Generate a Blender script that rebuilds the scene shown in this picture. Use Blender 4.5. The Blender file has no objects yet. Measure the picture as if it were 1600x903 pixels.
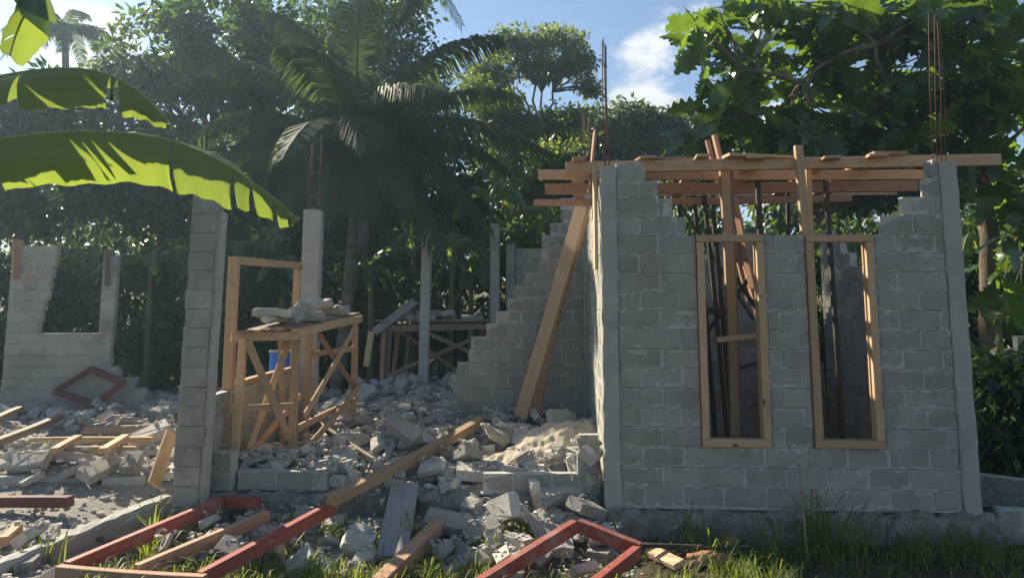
import bpy, bmesh, math, random
import numpy as np
from mathutils import Matrix, Vector, Quaternion

# ------------------------------------------------------------------ camera, sky, sun, exposure
SC = bpy.context.scene
COL = SC.collection
PITCH = math.radians(7.0)
FPX, CX, CY = 1150.0, 800.0, 339.0            # focal length and principal point in photo pixels
CAM = Vector((0.0, 0.0, 2.1))
cam_data = bpy.data.cameras.new("camera")
cam = bpy.data.objects.new("camera", cam_data)
COL.objects.link(cam)
cam.location = CAM
cam.rotation_euler = (math.radians(90) + PITCH, 0, 0)
cam_data.sensor_fit = 'HORIZONTAL'
cam_data.sensor_width = 36.0
cam_data.lens = 36.0 * FPX / 1600.0
cam_data.shift_y = -(451.5 - CY) / 1600.0
cam_data.clip_start = 0.05
cam_data.clip_end = 2000
SC.camera = cam

SUN_AZ, SUN_EL = math.radians(-45), math.radians(33.5)
SUN = Vector((math.sin(SUN_AZ) * math.cos(SUN_EL), math.cos(SUN_AZ) * math.cos(SUN_EL), math.sin(SUN_EL)))
world = bpy.data.worlds.new("World")
SC.world = world
world.use_nodes = True
def build_world():
    nt = world.node_tree
    N, L = nt.nodes, nt.links
    N.clear()
    out = N.new('ShaderNodeOutputWorld')
    bg = N.new('ShaderNodeBackground'); bg.inputs['Strength'].default_value = 0.06
    sky = N.new('ShaderNodeTexSky'); sky.sky_type = 'NISHITA'; sky.sun_disc = False
    sky.sun_elevation = SUN_EL; sky.sun_rotation = SUN_AZ
    sky.air_density = 1.0; sky.dust_density = 0.3; sky.ozone_density = 1.6
    tc = N.new('ShaderNodeTexCoord')
    sep = N.new('ShaderNodeSeparateXYZ'); L.new(tc.outputs['Generated'], sep.inputs[0])
    def math_(op, a, b=None, c=None):
        m = N.new('ShaderNodeMath'); m.operation = op
        for i, v in enumerate((a, b, c)):
            if v is None: continue
            if isinstance(v, (int, float)): m.inputs[i].default_value = v
            else: L.new(v, m.inputs[i])
        return m.outputs[0]
    # cumulus: layered noise on the sky dome, heaped up in a few places
    mp = N.new('ShaderNodeMapping'); L.new(tc.outputs['Generated'], mp.inputs[0])
    mp.inputs['Scale'].default_value = (1.0, 1.0, 1.9); mp.inputs['Location'].default_value = (0.37, 1.3, 0.2)
    nz = N.new('ShaderNodeTexNoise'); L.new(mp.outputs[0], nz.inputs['Vector'])
    nz.inputs['Scale'].default_value = 4.2; nz.inputs['Detail'].default_value = 9; nz.inputs['Roughness'].default_value = 0.58
    heap = None
    for (px, py, wid, amp) in [(1005, 150, 0.07, .38), (1010, 0, .04, .12), (700, 60, .05, .26), (870, 165, .05, .24), (130, 60, .12, .28), (1230, 190, .08, .2), (1100, 35, .03, .08)]:
        u, v = (px - CX) / FPX, (CY - py) / FPX
        d = Vector((u, math.cos(PITCH) - v * math.sin(PITCH), math.sin(PITCH) + v * math.cos(PITCH))).normalized()
        dn = N.new('ShaderNodeVectorMath'); dn.operation = 'DISTANCE'
        L.new(tc.outputs['Generated'], dn.inputs[0]); dn.inputs[1].default_value = d
        q = math_('DIVIDE', dn.outputs['Value'], wid)
        q = math_('MULTIPLY', q, q)
        q = math_('MULTIPLY', math_('POWER', 2.718, math_('MULTIPLY', q, -1.0)), amp)
        heap = q if heap is None else math_('MAXIMUM', heap, q)
    dens = math_('ADD', nz.outputs['Fac'], heap)
    mr = N.new('ShaderNodeMapRange'); mr.interpolation_type = 'SMOOTHSTEP'
    L.new(dens, mr.inputs['Value']); mr.inputs['From Min'].default_value = .67; mr.inputs['From Max'].default_value = .77
    # light tops, greyer bases
    nz2 = N.new('ShaderNodeTexNoise'); L.new(mp.outputs[0], nz2.inputs['Vector'])
    nz2.inputs['Scale'].default_value = 9; nz2.inputs['Detail'].default_value = 6
    cr = N.new('ShaderNodeMix'); cr.data_type = 'RGBA'
    L.new(nz2.outputs['Fac'], cr.inputs['Factor'])
    cr.inputs['A'].default_value = (4.2, 4.6, 5.2, 1); cr.inputs['B'].default_value = (9.0, 9.0, 8.9, 1)
    mix = N.new('ShaderNodeMix'); mix.data_type = 'RGBA'
    L.new(mr.outputs['Result'], mix.inputs['Factor'])
    L.new(sky.outputs[0], mix.inputs['A']); L.new(cr.outputs['Result'], mix.inputs['B'])
    L.new(mix.outputs['Result'], bg.inputs['Color']); L.new(bg.outputs[0], out.inputs[0])
build_world()
sun_data = bpy.data.lights.new("sun", 'SUN')
sun_data.energy = 5.0; sun_data.angle = math.radians(0.53); sun_data.color = (1.0, 0.88, 0.70)
sun = bpy.data.objects.new("sun", sun_data); COL.objects.link(sun)
sun.rotation_euler = (-SUN).to_track_quat('-Z', 'Y').to_euler()
vs = SC.view_settings
vs.view_transform = 'Standard'; vs.look = 'None'; vs.exposure = 1.2; vs.gamma = 1.0; vs.use_curve_mapping = False
SC.cycles.max_bounces = 8; SC.cycles.diffuse_bounces = 4; SC.cycles.transmission_bounces = 6
SC.cycles.caustics_reflective = False; SC.cycles.caustics_refractive = False

R = random.Random(11)
NR = np.random.default_rng(5)

# ------------------------------------------------------------------ photo pixel -> place
CT, ST = math.cos(PITCH), math.sin(PITCH)
def ray(px, py):
    u, v = (px - CX) / FPX, (CY - py) / FPX
    return Vector((u, CT - v * ST, ST + v * CT))
def P(px, py, d):                 # point at depth y = d
    r = ray(px, py); return CAM + r * (d / r.y)
def G(px, py, z=0.3):             # point at height z
    r = ray(px, py); return CAM + r * ((z - CAM.z) / r.z)
def PX(px, py, x):                # point on the plane x = const
    r = ray(px, py); return CAM + r * (x / r.x)
def to_px(p):
    q = Vector(p) - CAM
    dep = q.y * CT + q.z * ST; up = -q.y * ST + q.z * CT
    return CX + FPX * q.x / dep, CY - FPX * up / dep

# ------------------------------------------------------------------ materials
def nodes_of(name):
    m = bpy.data.materials.new(name); m.use_nodes = True
    nt = m.node_tree
    return m, nt, nt.nodes, nt.links, nt.nodes['Principled BSDF']
def rand_value(N, L):
    oi = N.new('ShaderNodeObjectInfo'); ge = N.new('ShaderNodeNewGeometry')
    ad = N.new('ShaderNodeMath'); ad.operation = 'ADD'
    L.new(oi.outputs['Random'], ad.inputs[0]); L.new(ge.outputs['Random Per Island'], ad.inputs[1])
    fr = N.new('ShaderNodeMath'); fr.operation = 'FRACT'; L.new(ad.outputs[0], fr.inputs[0])
    return fr.outputs[0]
def mixc(N, L, fac, a, b, mode='MIX'):
    m = N.new('ShaderNodeMix'); m.data_type = 'RGBA'; m.blend_type = mode
    for s, v in (('Factor', fac), ('A', a), ('B', b)):
        if isinstance(v, (int, float)): m.inputs[s].default_value = v
        elif isinstance(v, tuple): m.inputs[s].default_value = (*v, 1)
        else: L.new(v, m.inputs[s])
    return m.outputs['Result']
def noise(N, L, scale, detail=6, rough=.6, stretch=None, coord='Object'):
    nz = N.new('ShaderNodeTexNoise')
    if coord == 'Position': src = N.new('ShaderNodeNewGeometry').outputs['Position']
    else:
        src = N.new('ShaderNodeTexCoord').outputs[coord]
        oi = N.new('ShaderNodeObjectInfo'); mu = N.new('ShaderNodeMath'); mu.operation = 'MULTIPLY'; mu.inputs[1].default_value = 37.0
        L.new(oi.outputs['Random'], mu.inputs[0])
        ad = N.new('ShaderNodeVectorMath'); ad.operation = 'ADD'; L.new(src, ad.inputs[0]); L.new(mu.outputs[0], ad.inputs[1]); src = ad.outputs[0]
    if stretch:
        mp = N.new('ShaderNodeMapping'); mp.inputs['Scale'].default_value = stretch
        L.new(src, mp.inputs[0]); src = mp.outputs[0]
    L.new(src, nz.inputs['Vector'])
    nz.inputs['Scale'].default_value = scale; nz.inputs['Detail'].default_value = detail; nz.inputs['Roughness'].default_value = rough
    return nz.outputs['Fac']
def ramp(N, L, v, lo, hi):
    mr = N.new('ShaderNodeMapRange'); L.new(v, mr.inputs['Value'])
    mr.inputs['From Min'].default_value = lo; mr.inputs['From Max'].default_value = hi
    return mr.outputs['Result']
def bump(N, L, bsdf, h, strength, dist=.01):
    b = N.new('ShaderNodeBump'); b.inputs['Strength'].default_value = strength; b.inputs['Distance'].default_value = dist
    L.new(h, b.inputs['Height']); L.new(b.outputs[0], bsdf.inputs['Normal'])
def rough_mat(name, c1, c2, scale=6, fine=60, rough=.9, bstr=.6, bdist=.008, var=.35, dirt=None, spec=.25, stretch=None):
    m, nt, N, L, B = nodes_of(name)
    n1 = noise(N, L, scale, 5, .6, stretch, 'Position'); n2 = noise(N, L, fine, 4, .7, stretch, 'Position')
    col = mixc(N, L, ramp(N, L, n1, .3, .7), c1, c2)
    col = mixc(N, L, ramp(N, L, n2, .25, .8), col, (1.16, 1.16, 1.16), 'MULTIPLY')
    rv = rand_value(N, L)
    lo = tuple([1 - var] * 3); hi = tuple([1 + var * .6] * 3)
    col = mixc(N, L, 1.0, col, mixc(N, L, rv, lo, hi), 'MULTIPLY')
    if dirt:
        n3 = noise(N, L, scale * .3, 7, .68, None, 'Position')
        col = mixc(N, L, ramp(N, L, n3, .52, .72), col, dirt)
    L.new(col, B.inputs['Base Color'])
    B.inputs['Roughness'].default_value = rough
    B.inputs['Specular IOR Level'].default_value = spec
    bump(N, L, B, n2, bstr, bdist)
    return m
def wood_mat(name, c1, c2, var=.3, rough=.75, knots=(.12, .06, .03)):
    m, nt, N, L, B = nodes_of(name)
    g = noise(N, L, 9, 8, .65, (.6, 9, 9)); g2 = noise(N, L, 40, 5, .7, (.35, 5, 5)); bl = noise(N, L, 3.0, 4, .6, (.7, 2, 2))
    col = mixc(N, L, ramp(N, L, g, .32, .68), c1, c2)
    col = mixc(N, L, ramp(N, L, g2, .55, .8), col, tuple(v * .55 for v in c1))
    col = mixc(N, L, ramp(N, L, bl, .58, .78), col, tuple(v * .62 for v in c2))
    k = noise(N, L, 5.5, 2, .4, (1, 2.5, 2.5)); col = mixc(N, L, ramp(N, L, k, .73, .78), col, knots)
    rv = rand_value(N, L)
    col = mixc(N, L, 1.0, col, mixc(N, L, rv, tuple([1 - var] * 3), (1 + var * .5, 1 + var * .45, 1 + var * .4)), 'MULTIPLY')
    L.new(col, B.inputs['Base Color']); B.inputs['Roughness'].default_value = rough; B.inputs['Specular IOR Level'].default_value = .25
    bump(N, L, B, g2, .5, .004)
    return m
def leaf_mat(name, c1, c2, trans=(.20, .34, .03), tfac=.38, rough=.42, spec=.5, sat=.45, vein=False):
    m, nt, N, L, B = nodes_of(name)
    rv = rand_value(N, L)
    col = mixc(N, L, rv, c1, c2)
    n1 = noise(N, L, 1.2, 3, .5); col = mixc(N, L, 1.0, col, mixc(N, L, n1, (1 - sat,) * 3, (1 + sat * .8,) * 3), 'MULTIPLY')
    L.new(col, B.inputs['Base Color']); B.inputs['Roughness'].default_value = rough; B.inputs['Specular IOR Level'].default_value = spec
    tr = N.new('ShaderNodeBsdfTranslucent')
    tcol = mixc(N, L, rv, trans, tuple(v * .6 for v in trans)); L.new(tcol, tr.inputs['Color'])
    ms = N.new('ShaderNodeMixShader'); ms.inputs[0].default_value = tfac
    L.new(B.outputs[0], ms.inputs[1]); L.new(tr.outputs[0], ms.inputs[2])
    L.new(ms.outputs[0], N['Material Output'].inputs['Surface'])
    return m
M = {}
M['block'] = rough_mat('grey_block', (.27, .265, .225), (.37, .36, .31), 4, 60, .95, 1.0, .010, .14, (.22, .205, .165))
M['mortar'] = rough_mat('mortar', (.39, .38, .335), (.53, .515, .46), 9, 70, .95, 1.0, .015, .05)
M['concrete'] = rough_mat('cast_concrete', (.31, .305, .27), (.39, .385, .34), 3, 50, .9, .6, .006, .12, (.27, .265, .24))
M['old_concrete'] = rough_mat('old_concrete', (.19, .18, .15), (.34, .325, .285), 6, 30, .97, 1.0, .04, .2, (.10, .09, .065))
M['rubble'] = rough_mat('rubble_chunk', (.34, .325, .29), (.50, .475, .425), 7, 55, .95, 1.0, .01, .36, (.40, .355, .29))
M['dust'] = rough_mat('rubble_dust', (.30, .285, .255), (.48, .46, .42), 2.2, 45, .97, 1.0, .02, .05, (.22, .19, .15))
M['sand'] = rough_mat('sand', (.44, .385, .295), (.57, .51, .405), 9, 90, .97, 1.0, .015, .05, (.40, .345, .265))
M['wood'] = wood_mat('fresh_timber', (.43, .275, .155), (.55, .385, .235))
M['wood_pale'] = wood_mat('pale_timber', (.58, .42, .24), (.68, .52, .33), .2)
M['wood_old'] = wood_mat('weathered_timber', (.23, .17, .125), (.33, .26, .20), .3)
M['wood_grey'] = wood_mat('grey_board', (.27, .26, .25), (.36, .345, .33), .2)
M['wood_red'] = wood_mat('reddish_timber', (.35, .20, .125), (.46, .285, .185), .3)
def red_mat():
    m = wood_mat('red_primer', (.29, .065, .045), (.36, .10, .075), .25, .65, (.2, .05, .04))
    nt = m.node_tree; N, L = nt.nodes, nt.links; B = N['Principled BSDF']
    col = B.inputs['Base Color'].links[0].from_socket
    a = noise(N, L, 7, 8, .7, (.8, 3, 3)); b = noise(N, L, 2.2, 6, .7)
    col = mixc(N, L, ramp(N, L, a, .60, .66), col, (.36, .25, .17)); col = mixc(N, L, ramp(N, L, b, .50, .75), col, (.36, .27, .235))
    L.new(col, B.inputs['Base Color']); return m
M['red_paint'] = red_mat()
M['red_shaded'] = wood_mat('shaded_red_paint', (.13, .05, .042), (.19, .08, .065), .2)  # red paint darkened: the shade on small frame and left beam is in the colour
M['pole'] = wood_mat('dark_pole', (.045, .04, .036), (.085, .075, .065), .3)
M['rust'] = rough_mat('rusty_rebar', (.085, .05, .04), (.135, .07, .05), 30, 120, .85, .5, .002, .2)
M['blue'] = rough_mat('blue_plastic', (.02, .12, .50), (.03, .16, .58), 4, 30, .4, .05, .002, .05, None, .5)
M['bark'] = rough_mat('bark', (.11, .085, .06), (.21, .17, .125), 4, 30, .95, 1.0, .03, .15, (.08, .09, .05), .2, (1, 1, .35))
M['palm_bark'] = rough_mat('palm_bark', (.13, .11, .09), (.24, .21, .175), 3, 14, .95, 1.0, .04, .1, None, .2, (.6, .6, 3))
M['dry'] = rough_mat('dry_husk', (.20, .10, .05), (.42, .25, .13), 9, 40, .9, .8, .01, .2)
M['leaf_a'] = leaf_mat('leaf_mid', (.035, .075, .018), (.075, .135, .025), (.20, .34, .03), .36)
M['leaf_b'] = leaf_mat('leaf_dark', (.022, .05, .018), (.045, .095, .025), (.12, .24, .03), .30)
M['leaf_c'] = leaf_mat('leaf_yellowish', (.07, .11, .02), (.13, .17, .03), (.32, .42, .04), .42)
M['leaf_far'] = leaf_mat('leaf_far', (.035, .065, .02), (.085, .125, .03), (.20, .30, .04), .34)
M['palm_leaf'] = leaf_mat('palm_leaf', (.028, .055, .022), (.055, .09, .03), (.15, .24, .04), .30, .6, .12)
M['banana'] = leaf_mat('banana_leaf', (.045, .095, .045), (.06, .12, .05), (.44, .58, .07), .38, .36, .4, .12)
M['breadfruit'] = leaf_mat('breadfruit_leaf', (.03, .075, .018), (.06, .12, .025), (.25, .41, .03), .44, .26, .7, .4)
M['grass'] = leaf_mat('grass_blade', (.06, .11, .02), (.13, .18, .035), (.42, .50, .06), .48, .5, .35)
M['grass_dry'] = leaf_mat('dry_grass', (.22, .17, .08), (.34, .28, .14), (.4, .32, .14), .3, .7, .2)
M['rib'] = rough_mat('leaf_midrib', (.20, .26, .09), (.27, .32, .13), 8, 40, .6, .2, .002, .05)
M['stem'] = rough_mat('banana_stem', (.10, .12, .04), (.17, .16, .07), 5, 30, .7, .5, .01, .1, (.12, .07, .03))

def ground_mat():
    m, nt, N, L, B = nodes_of('ground_soil')
    tc = N.new('ShaderNodeTexCoord')
    n1 = noise(N, L, .9, 8, .62); n2 = noise(N, L, 14, 8, .7); n3 = noise(N, L, 70, 4, .7)
    soil = mixc(N, L, ramp(N, L, n1, .35, .65), (.085, .065, .042), (.15, .12, .08))
    soil = mixc(N, L, ramp(N, L, n2, .5, .7), soil, (.055, .06, .025))
    dust = mixc(N, L, ramp(N, L, n2, .3, .7), (.31, .295, .26), (.50, .475, .43))
    dust = mixc(N, L, ramp(N, L, n3, .3, .8), dust, (.33, .30, .26))
    at = N.new('ShaderNodeAttribute'); at.attribute_name = 'dust'
    f = N.new('ShaderNodeMath'); f.operation = 'ADD'; L.new(at.outputs['Fac'], f.inputs[0])
    sh = N.new('ShaderNodeMath'); sh.operation = 'MULTIPLY_ADD'; L.new(n2, sh.inputs[0]); sh.inputs[1].default_value = .9; sh.inputs[2].default_value = -.45
    L.new(sh.outputs[0], f.inputs[1])
    col = mixc(N, L, ramp(N, L, f.outputs[0], .35, .65), soil, dust)
    L.new(col, B.inputs['Base Color']); B.inputs['Roughness'].default_value = .97; B.inputs['Specular IOR Level'].default_value = .2
    ad = N.new('ShaderNodeMath'); ad.operation = 'ADD'; L.new(n2, ad.inputs[0]); L.new(n3, ad.inputs[1])
    bump(N, L, B, ad.outputs[0], 1.0, .03)
    return m
M['ground'] = ground_mat()

# ------------------------------------------------------------------ object helpers
WM = {}
def tag(o, label=None, cat=None, group=None, kind=None):
    if label: o['label'] = label
    if cat: o['category'] = cat
    if group: o['group'] = group
    if kind: o['kind'] = kind
    return o
def link(o, Mw, parent=None):
    COL.objects.link(o)
    WM[o] = Mw.copy()
    if parent is not None:
        o.parent = parent
        o.matrix_parent_inverse = WM[parent].inverted()
    o.matrix_basis = Mw
    return o
def empty(name, loc, label, cat, group=None, rz=0):
    o = bpy.data.objects.new(name, None); o.empty_display_size = .1
    link(o, Matrix.Translation(Vector(loc)) @ Matrix.Rotation(rz, 4, 'Z'))
    return tag(o, label, cat, group, 'thing')
def mk_mesh(name, verts, faces, mat, smooth=False):
    me = bpy.data.meshes.new(name)
    v = np.asarray(verts, dtype=np.float32).reshape(-1, 3)
    if isinstance(faces, np.ndarray):
        n, k = faces.shape
        me.vertices.add(len(v)); me.vertices.foreach_set('co', v.ravel())
        me.loops.add(n * k); me.loops.foreach_set('vertex_index', faces.astype(np.int32).ravel())
        me.polygons.add(n); me.polygons.foreach_set('loop_start', np.arange(0, n * k, k, dtype=np.int32))
        me.update(calc_edges=True)
    else:
        me.from_pydata([tuple(p) for p in v], [], [tuple(f) for f in faces]); me.update()
    if smooth: me.polygons.foreach_set('use_smooth', [True] * len(me.polygons))
    me.materials.append(M[mat] if isinstance(mat, str) else mat)
    return me
I4 = Matrix.Identity(4)
def obj(name, me, Mw=I4, parent=None):
    return link(bpy.data.objects.new(name, me), Mw, parent)

class Geo:                                      # gathers shapes into one mesh
    def __init__(s): s.v = []; s.f = []; s.n = 0
    def add(s, verts, faces, Mt=None):
        vv = np.asarray(verts, float).reshape(-1, 3)
        if Mt is not None:
            A = np.array(Mt); vv = vv @ A[:3, :3].T + A[:3, 3]
        s.v.append(vv); s.f += [tuple(i + s.n for i in f) for f in faces]; s.n += len(vv)
    def mesh(s, name, mat, smooth=False):
        return mk_mesh(name, np.concatenate(s.v), s.f, mat, smooth)

def beam_geo(L, w, h, bev=.006, segs=1, bow=0.0, jit=.0, rng=R):
    """chamfered bar along local x from -L/2 to L/2"""
    b = min(bev, w * .3, h * .3)
    a, c = w / 2, h / 2
    ring = [(-a + b, -c), (a - b, -c), (a, -c + b), (a, c - b), (a - b, c), (-a + b, c), (-a, c - b), (-a, -c + b)]
    V, F = [], []
    for i in range(segs + 1):
        t = i / segs; x = -L / 2 + L * t
        dy, dz = bow * 4 * t * (1 - t), bow * 2.2 * t * (1 - t)
        for (y, z) in ring:
            V.append((x + rng.uniform(-jit, jit), y + dy + rng.uniform(-jit, jit), z + dz + rng.uniform(-jit, jit)))
    for i in range(segs):
        for k in range(8):
            p = i * 8 + k; q = i * 8 + (k + 1) % 8
            F.append((p, p + 8, q + 8, q))
    F.append(tuple(range(8))); F.append(tuple(reversed(range(segs * 8, segs * 8 + 8))))
    return V, F
def axis_matrix(p0, p1, roll=0.0):
    p0, p1 = Vector(p0), Vector(p1)
    x = (p1 - p0).normalized()
    up = Vector((0, 0, 1)) if abs(x.z) < .98 else Vector((0, 1, 0))
    y = up.cross(x).normalized(); z = x.cross(y)
    m = Matrix((x, y, z)).transposed().to_4x4()
    m.translation = (p0 + p1) / 2
    return m @ Matrix.Rotation(roll, 4, 'X')
def timber(name, p0, p1, w, h, mat='wood', parent=None, roll=0, bow=None, label=None, cat=None, group=None):
    L = (Vector(p1) - Vector(p0)).length
    if bow is None: bow = R.uniform(-.008, .008) * L
    V, F = beam_geo(L, w, h, .005, 4, bow, .0015)
    o = obj(name, mk_mesh(name, V, F, mat), axis_matrix(p0, p1, roll), parent)
    return tag(o, label, cat, group)
def tube_geo(path, radii, n=7, jit=0.0, rng=R):
    path = [Vector(p) for p in path]
    V, F = [], []
    prev = None
    for i, p in enumerate(path):
        t = (path[min(i + 1, len(path) - 1)] - path[max(i - 1, 0)]).normalized()
        if prev is None:
            a = Vector((1, 0, 0)) if abs(t.x) < .8 else Vector((0, 1, 0))
            u = (a - t * a.dot(t)).normalized()
        else:
            u = (prev - t * prev.dot(t)).normalized()
        prev = u; w = t.cross(u)
        for k in range(n):
            a = 2 * math.pi * k / n
            r = radii[i] * (1 + rng.uniform(-jit, jit))
            V.append(p + u * (r * math.cos(a)) + w * (r * math.sin(a)))
    for i in range(len(path) - 1):
        for k in range(n):
            p = i * n + k; q = i * n + (k + 1) % n
            F.append((p, q, q + n, p + n))
    F.append(tuple(reversed(range(n)))); F.append(tuple(range((len(path) - 1) * n, len(path) * n)))
    return [tuple(v) for v in V], F
def box_geo(lo, hi, bev=.008, jit=0.0, rng=R):
    lo, hi = Vector(lo), Vector(hi)
    V, F = beam_geo(hi.x - lo.x, hi.y - lo.y, hi.z - lo.z, bev, 1, 0, jit, rng)
    c = (lo + hi) / 2
    return [(v[0] + c.x, v[1] + c.y, v[2] + c.z) for v in V], F
def rough_bar_geo(p0, p1, w, h, step=.12, amp=.015, rng=R):
    """cast bar with uneven edges, p0-p1 along the middle of its top"""
    p0, p1 = Vector(p0), Vector(p1)
    L = (p1 - p0).length; n = max(2, int(L / step))
    x = (p1 - p0).normalized(); y = Vector((0, 0, 1)).cross(x).normalized(); z = Vector((0, 0, 1))
    V, F = [], []
    prof = [(-.5, -1), (-.5, -.5), (-.5, -.08), (-.4, 0), (0, .0), (.4, 0), (.5, -.08), (.5, -.5), (.5, -1)]
    m = len(prof)
    for i in range(n + 1):
        c = p0.lerp(p1, i / n)
        for (a, b) in prof:
            q = c + y * (a * w + rng.uniform(-amp, amp)) + z * (b * h + (rng.uniform(-amp, amp) if b > -.9 else 0)) + x * rng.uniform(-amp, amp)
            V.append(tuple(q))
    for i in range(n):
        for k in range(m - 1):
            p = i * m + k
            F.append((p, p + 1, p + 1 + m, p + m))
        F.append((i * m + m - 1, i * m, i * m + m, i * m + 2 * m - 1))
    F.append(tuple(range(m))[::-1]); F.append(tuple(range(n * m, n * m + m)))
    return V, F
def hull_geo(pts):
    bm = bmesh.new()
    for p in pts: bm.verts.new(p)
    bmesh.ops.convex_hull(bm, input=bm.verts)
    bmesh.ops.delete(bm, geom=[v for v in bm.verts if not v.link_faces], context='VERTS')
    bm.verts.index_update()
    V = [tuple(v.co) for v in bm.verts]; F = [tuple(v.index for v in f.verts) for f in bm.faces]
    bm.free(); return V, F

# ------------------------------------------------------------------ ground
HO = P(945, 790, 7.67); HZ = HO.z             # front left corner of the block house
HROT = math.radians(-3.3)
HM = Matrix.Translation((HO.x, HO.y, 0)) @ Matrix.Rotation(HROT, 4, 'Z')
HMI = HM.inverted()
def hl(px, py, ly):                           # pixel -> house coordinates on the plane local y = ly
    o = HMI @ CAM; d = HMI.to_3x3() @ ray(px, py)
    return o + d * ((ly - o.y) / d.y)
def hw(x, y, z): return HM @ Vector((x, y, z))
HWID = hl(1514, 520, 0).x                     # house width
HDEP = 3.75
LWX = -3.18                                   # left wall of the ruined bay
FRONT_Y = 7.95                                # its front edge

def vnoise(x, y, s, seed=0):
    def h(ix, iy):
        n = (ix * 374761393 + iy * 668265263 + seed * 974711) & 0x7fffffff
        n = ((n ^ (n >> 13)) * 1274126177) & 0x7fffffff
        return ((n ^ (n >> 16)) & 0xffff) / 65535.0
    x = np.asarray(x, float) / s; y = np.asarray(y, float) / s
    ix, iy = np.floor(x).astype(np.int64), np.floor(y).astype(np.int64)
    fx, fy = x - ix, y - iy
    fx = fx * fx * (3 - 2 * fx); fy = fy * fy * (3 - 2 * fy)
    return (h(ix, iy) * (1 - fx) + h(ix + 1, iy) * fx) * (1 - fy) + (h(ix, iy + 1) * (1 - fx) + h(ix + 1, iy + 1) * fx) * fy
def sstep(a, b, x):
    t = np.clip((np.asarray(x, float) - a) / (b - a), 0, 1); return t * t * (3 - 2 * t)
def house_local_xy(x, y):
    c, s = math.cos(-HROT), math.sin(-HROT)
    dx, dy = x - HO.x, y - HO.y
    return c * dx - s * dy, s * dx + c * dy
def terrain(x, y):
    x = np.asarray(x, float); y = np.asarray(y, float)
    fine = (vnoise(x, y, .5, 3) - .5) * .05 + (vnoise(x, y, .17, 4) - .5) * .025
    g = -.16 + (vnoise(x, y, 2.2, 1) - .5) * .10 + fine
    g = g + sstep(4.5, 0, y) * -.25
    g = g + np.clip(y - 18, 0, None) * .035 + sstep(6, 12, x) * .1
    g = g + .17 * sstep(6.75, 7.75, y) * sstep(-3.0, -2.5, x) * sstep(1.05, .7, x) * sstep(8.3, 8.0, y)
    rub = .22 + .10 * sstep(8.6, 10, y) + (vnoise(x, y, 1.1, 7) - .35) * .22 * sstep(8.0, 9.2, y) + fine * 1.2
    bay = sstep(FRONT_Y - .06, FRONT_Y + .02, y) * sstep(LWX - .5, LWX - .35, x) * sstep(1.12, 1.06, x) * sstep(19, 17.5, y)
    out = g * (1 - bay) + rub * bay
    left = sstep(LWX - .42, LWX - .5, x) * sstep(19, 17, y) * sstep(-13, -11.5, x) * sstep(4.2, 4.8, y)
    lr = .02 + .20 * sstep(8.1, 9.0, y) + (vnoise(x, y, .9, 8) - .4) * .16 + fine
    out = out * (1 - left) + lr * left
    lx, ly = house_local_xy(x, y)
    ins = ((lx > .05) & (lx < HWID - .05) & (ly > .05) & (ly < HDEP - .03))
    return np.where(ins, HZ - .02 + fine * .6, out)
def tz(x, y): return float(terrain(x, y))
def dustiness(x, y):
    bay = sstep(FRONT_Y - 1.0, FRONT_Y - .2, y) * sstep(LWX - 1, LWX - .5, x) * sstep(1.6, 1.0, x) * sstep(18.5, 16.5, y)
    left = sstep(LWX, LWX - .5, x) * sstep(18, 15, y) * sstep(-13, -11, x) * sstep(4.4, 5.0, y)
    lx, ly = house_local_xy(x, y)
    ins = ((lx > 0) & (lx < HWID) & (ly > 0) & (ly < HDEP)) * .9
    front = .55 * sstep(5.9, 6.9, y) * sstep(-3.6, -3.2, x) * sstep(1.6, .8, x) * sstep(8.2, 7.9, y)
    return np.maximum.reduce([bay, left, ins, front])
def build_ground():
    xs = np.unique(np.concatenate([np.linspace(-400, -40, 13), np.linspace(-40, -12, 29), np.arange(-12, 6.5, .075), np.linspace(6.5, 40, 40), np.linspace(40, 400, 13)]))
    ys = np.unique(np.concatenate([np.linspace(-200, -10, 9), np.linspace(-10, 4.2, 15), np.arange(4.2, 18.2, .075), np.linspace(18.2, 60, 50), np.linspace(60, 700, 16)]))
    X, Y = np.meshgrid(xs, ys)
    Z = terrain(X, Y)
    nx, ny = len(xs), len(ys)
    V = np.stack([X, Y, Z], -1).reshape(-1, 3)
    i = (np.arange(ny - 1)[:, None] * nx + np.arange(nx - 1)[None]).ravel()
    F = np.stack([i, i + 1, i + nx + 1, i + nx], 1)
    me = mk_mesh('ground', V, F, 'ground', True)
    at = me.attributes.new('dust', 'FLOAT', 'POINT'); at.data.foreach_set('value', dustiness(X, Y).ravel().astype(np.float32))
    tag(obj('ground', me), kind='structure')
build_ground()

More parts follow.
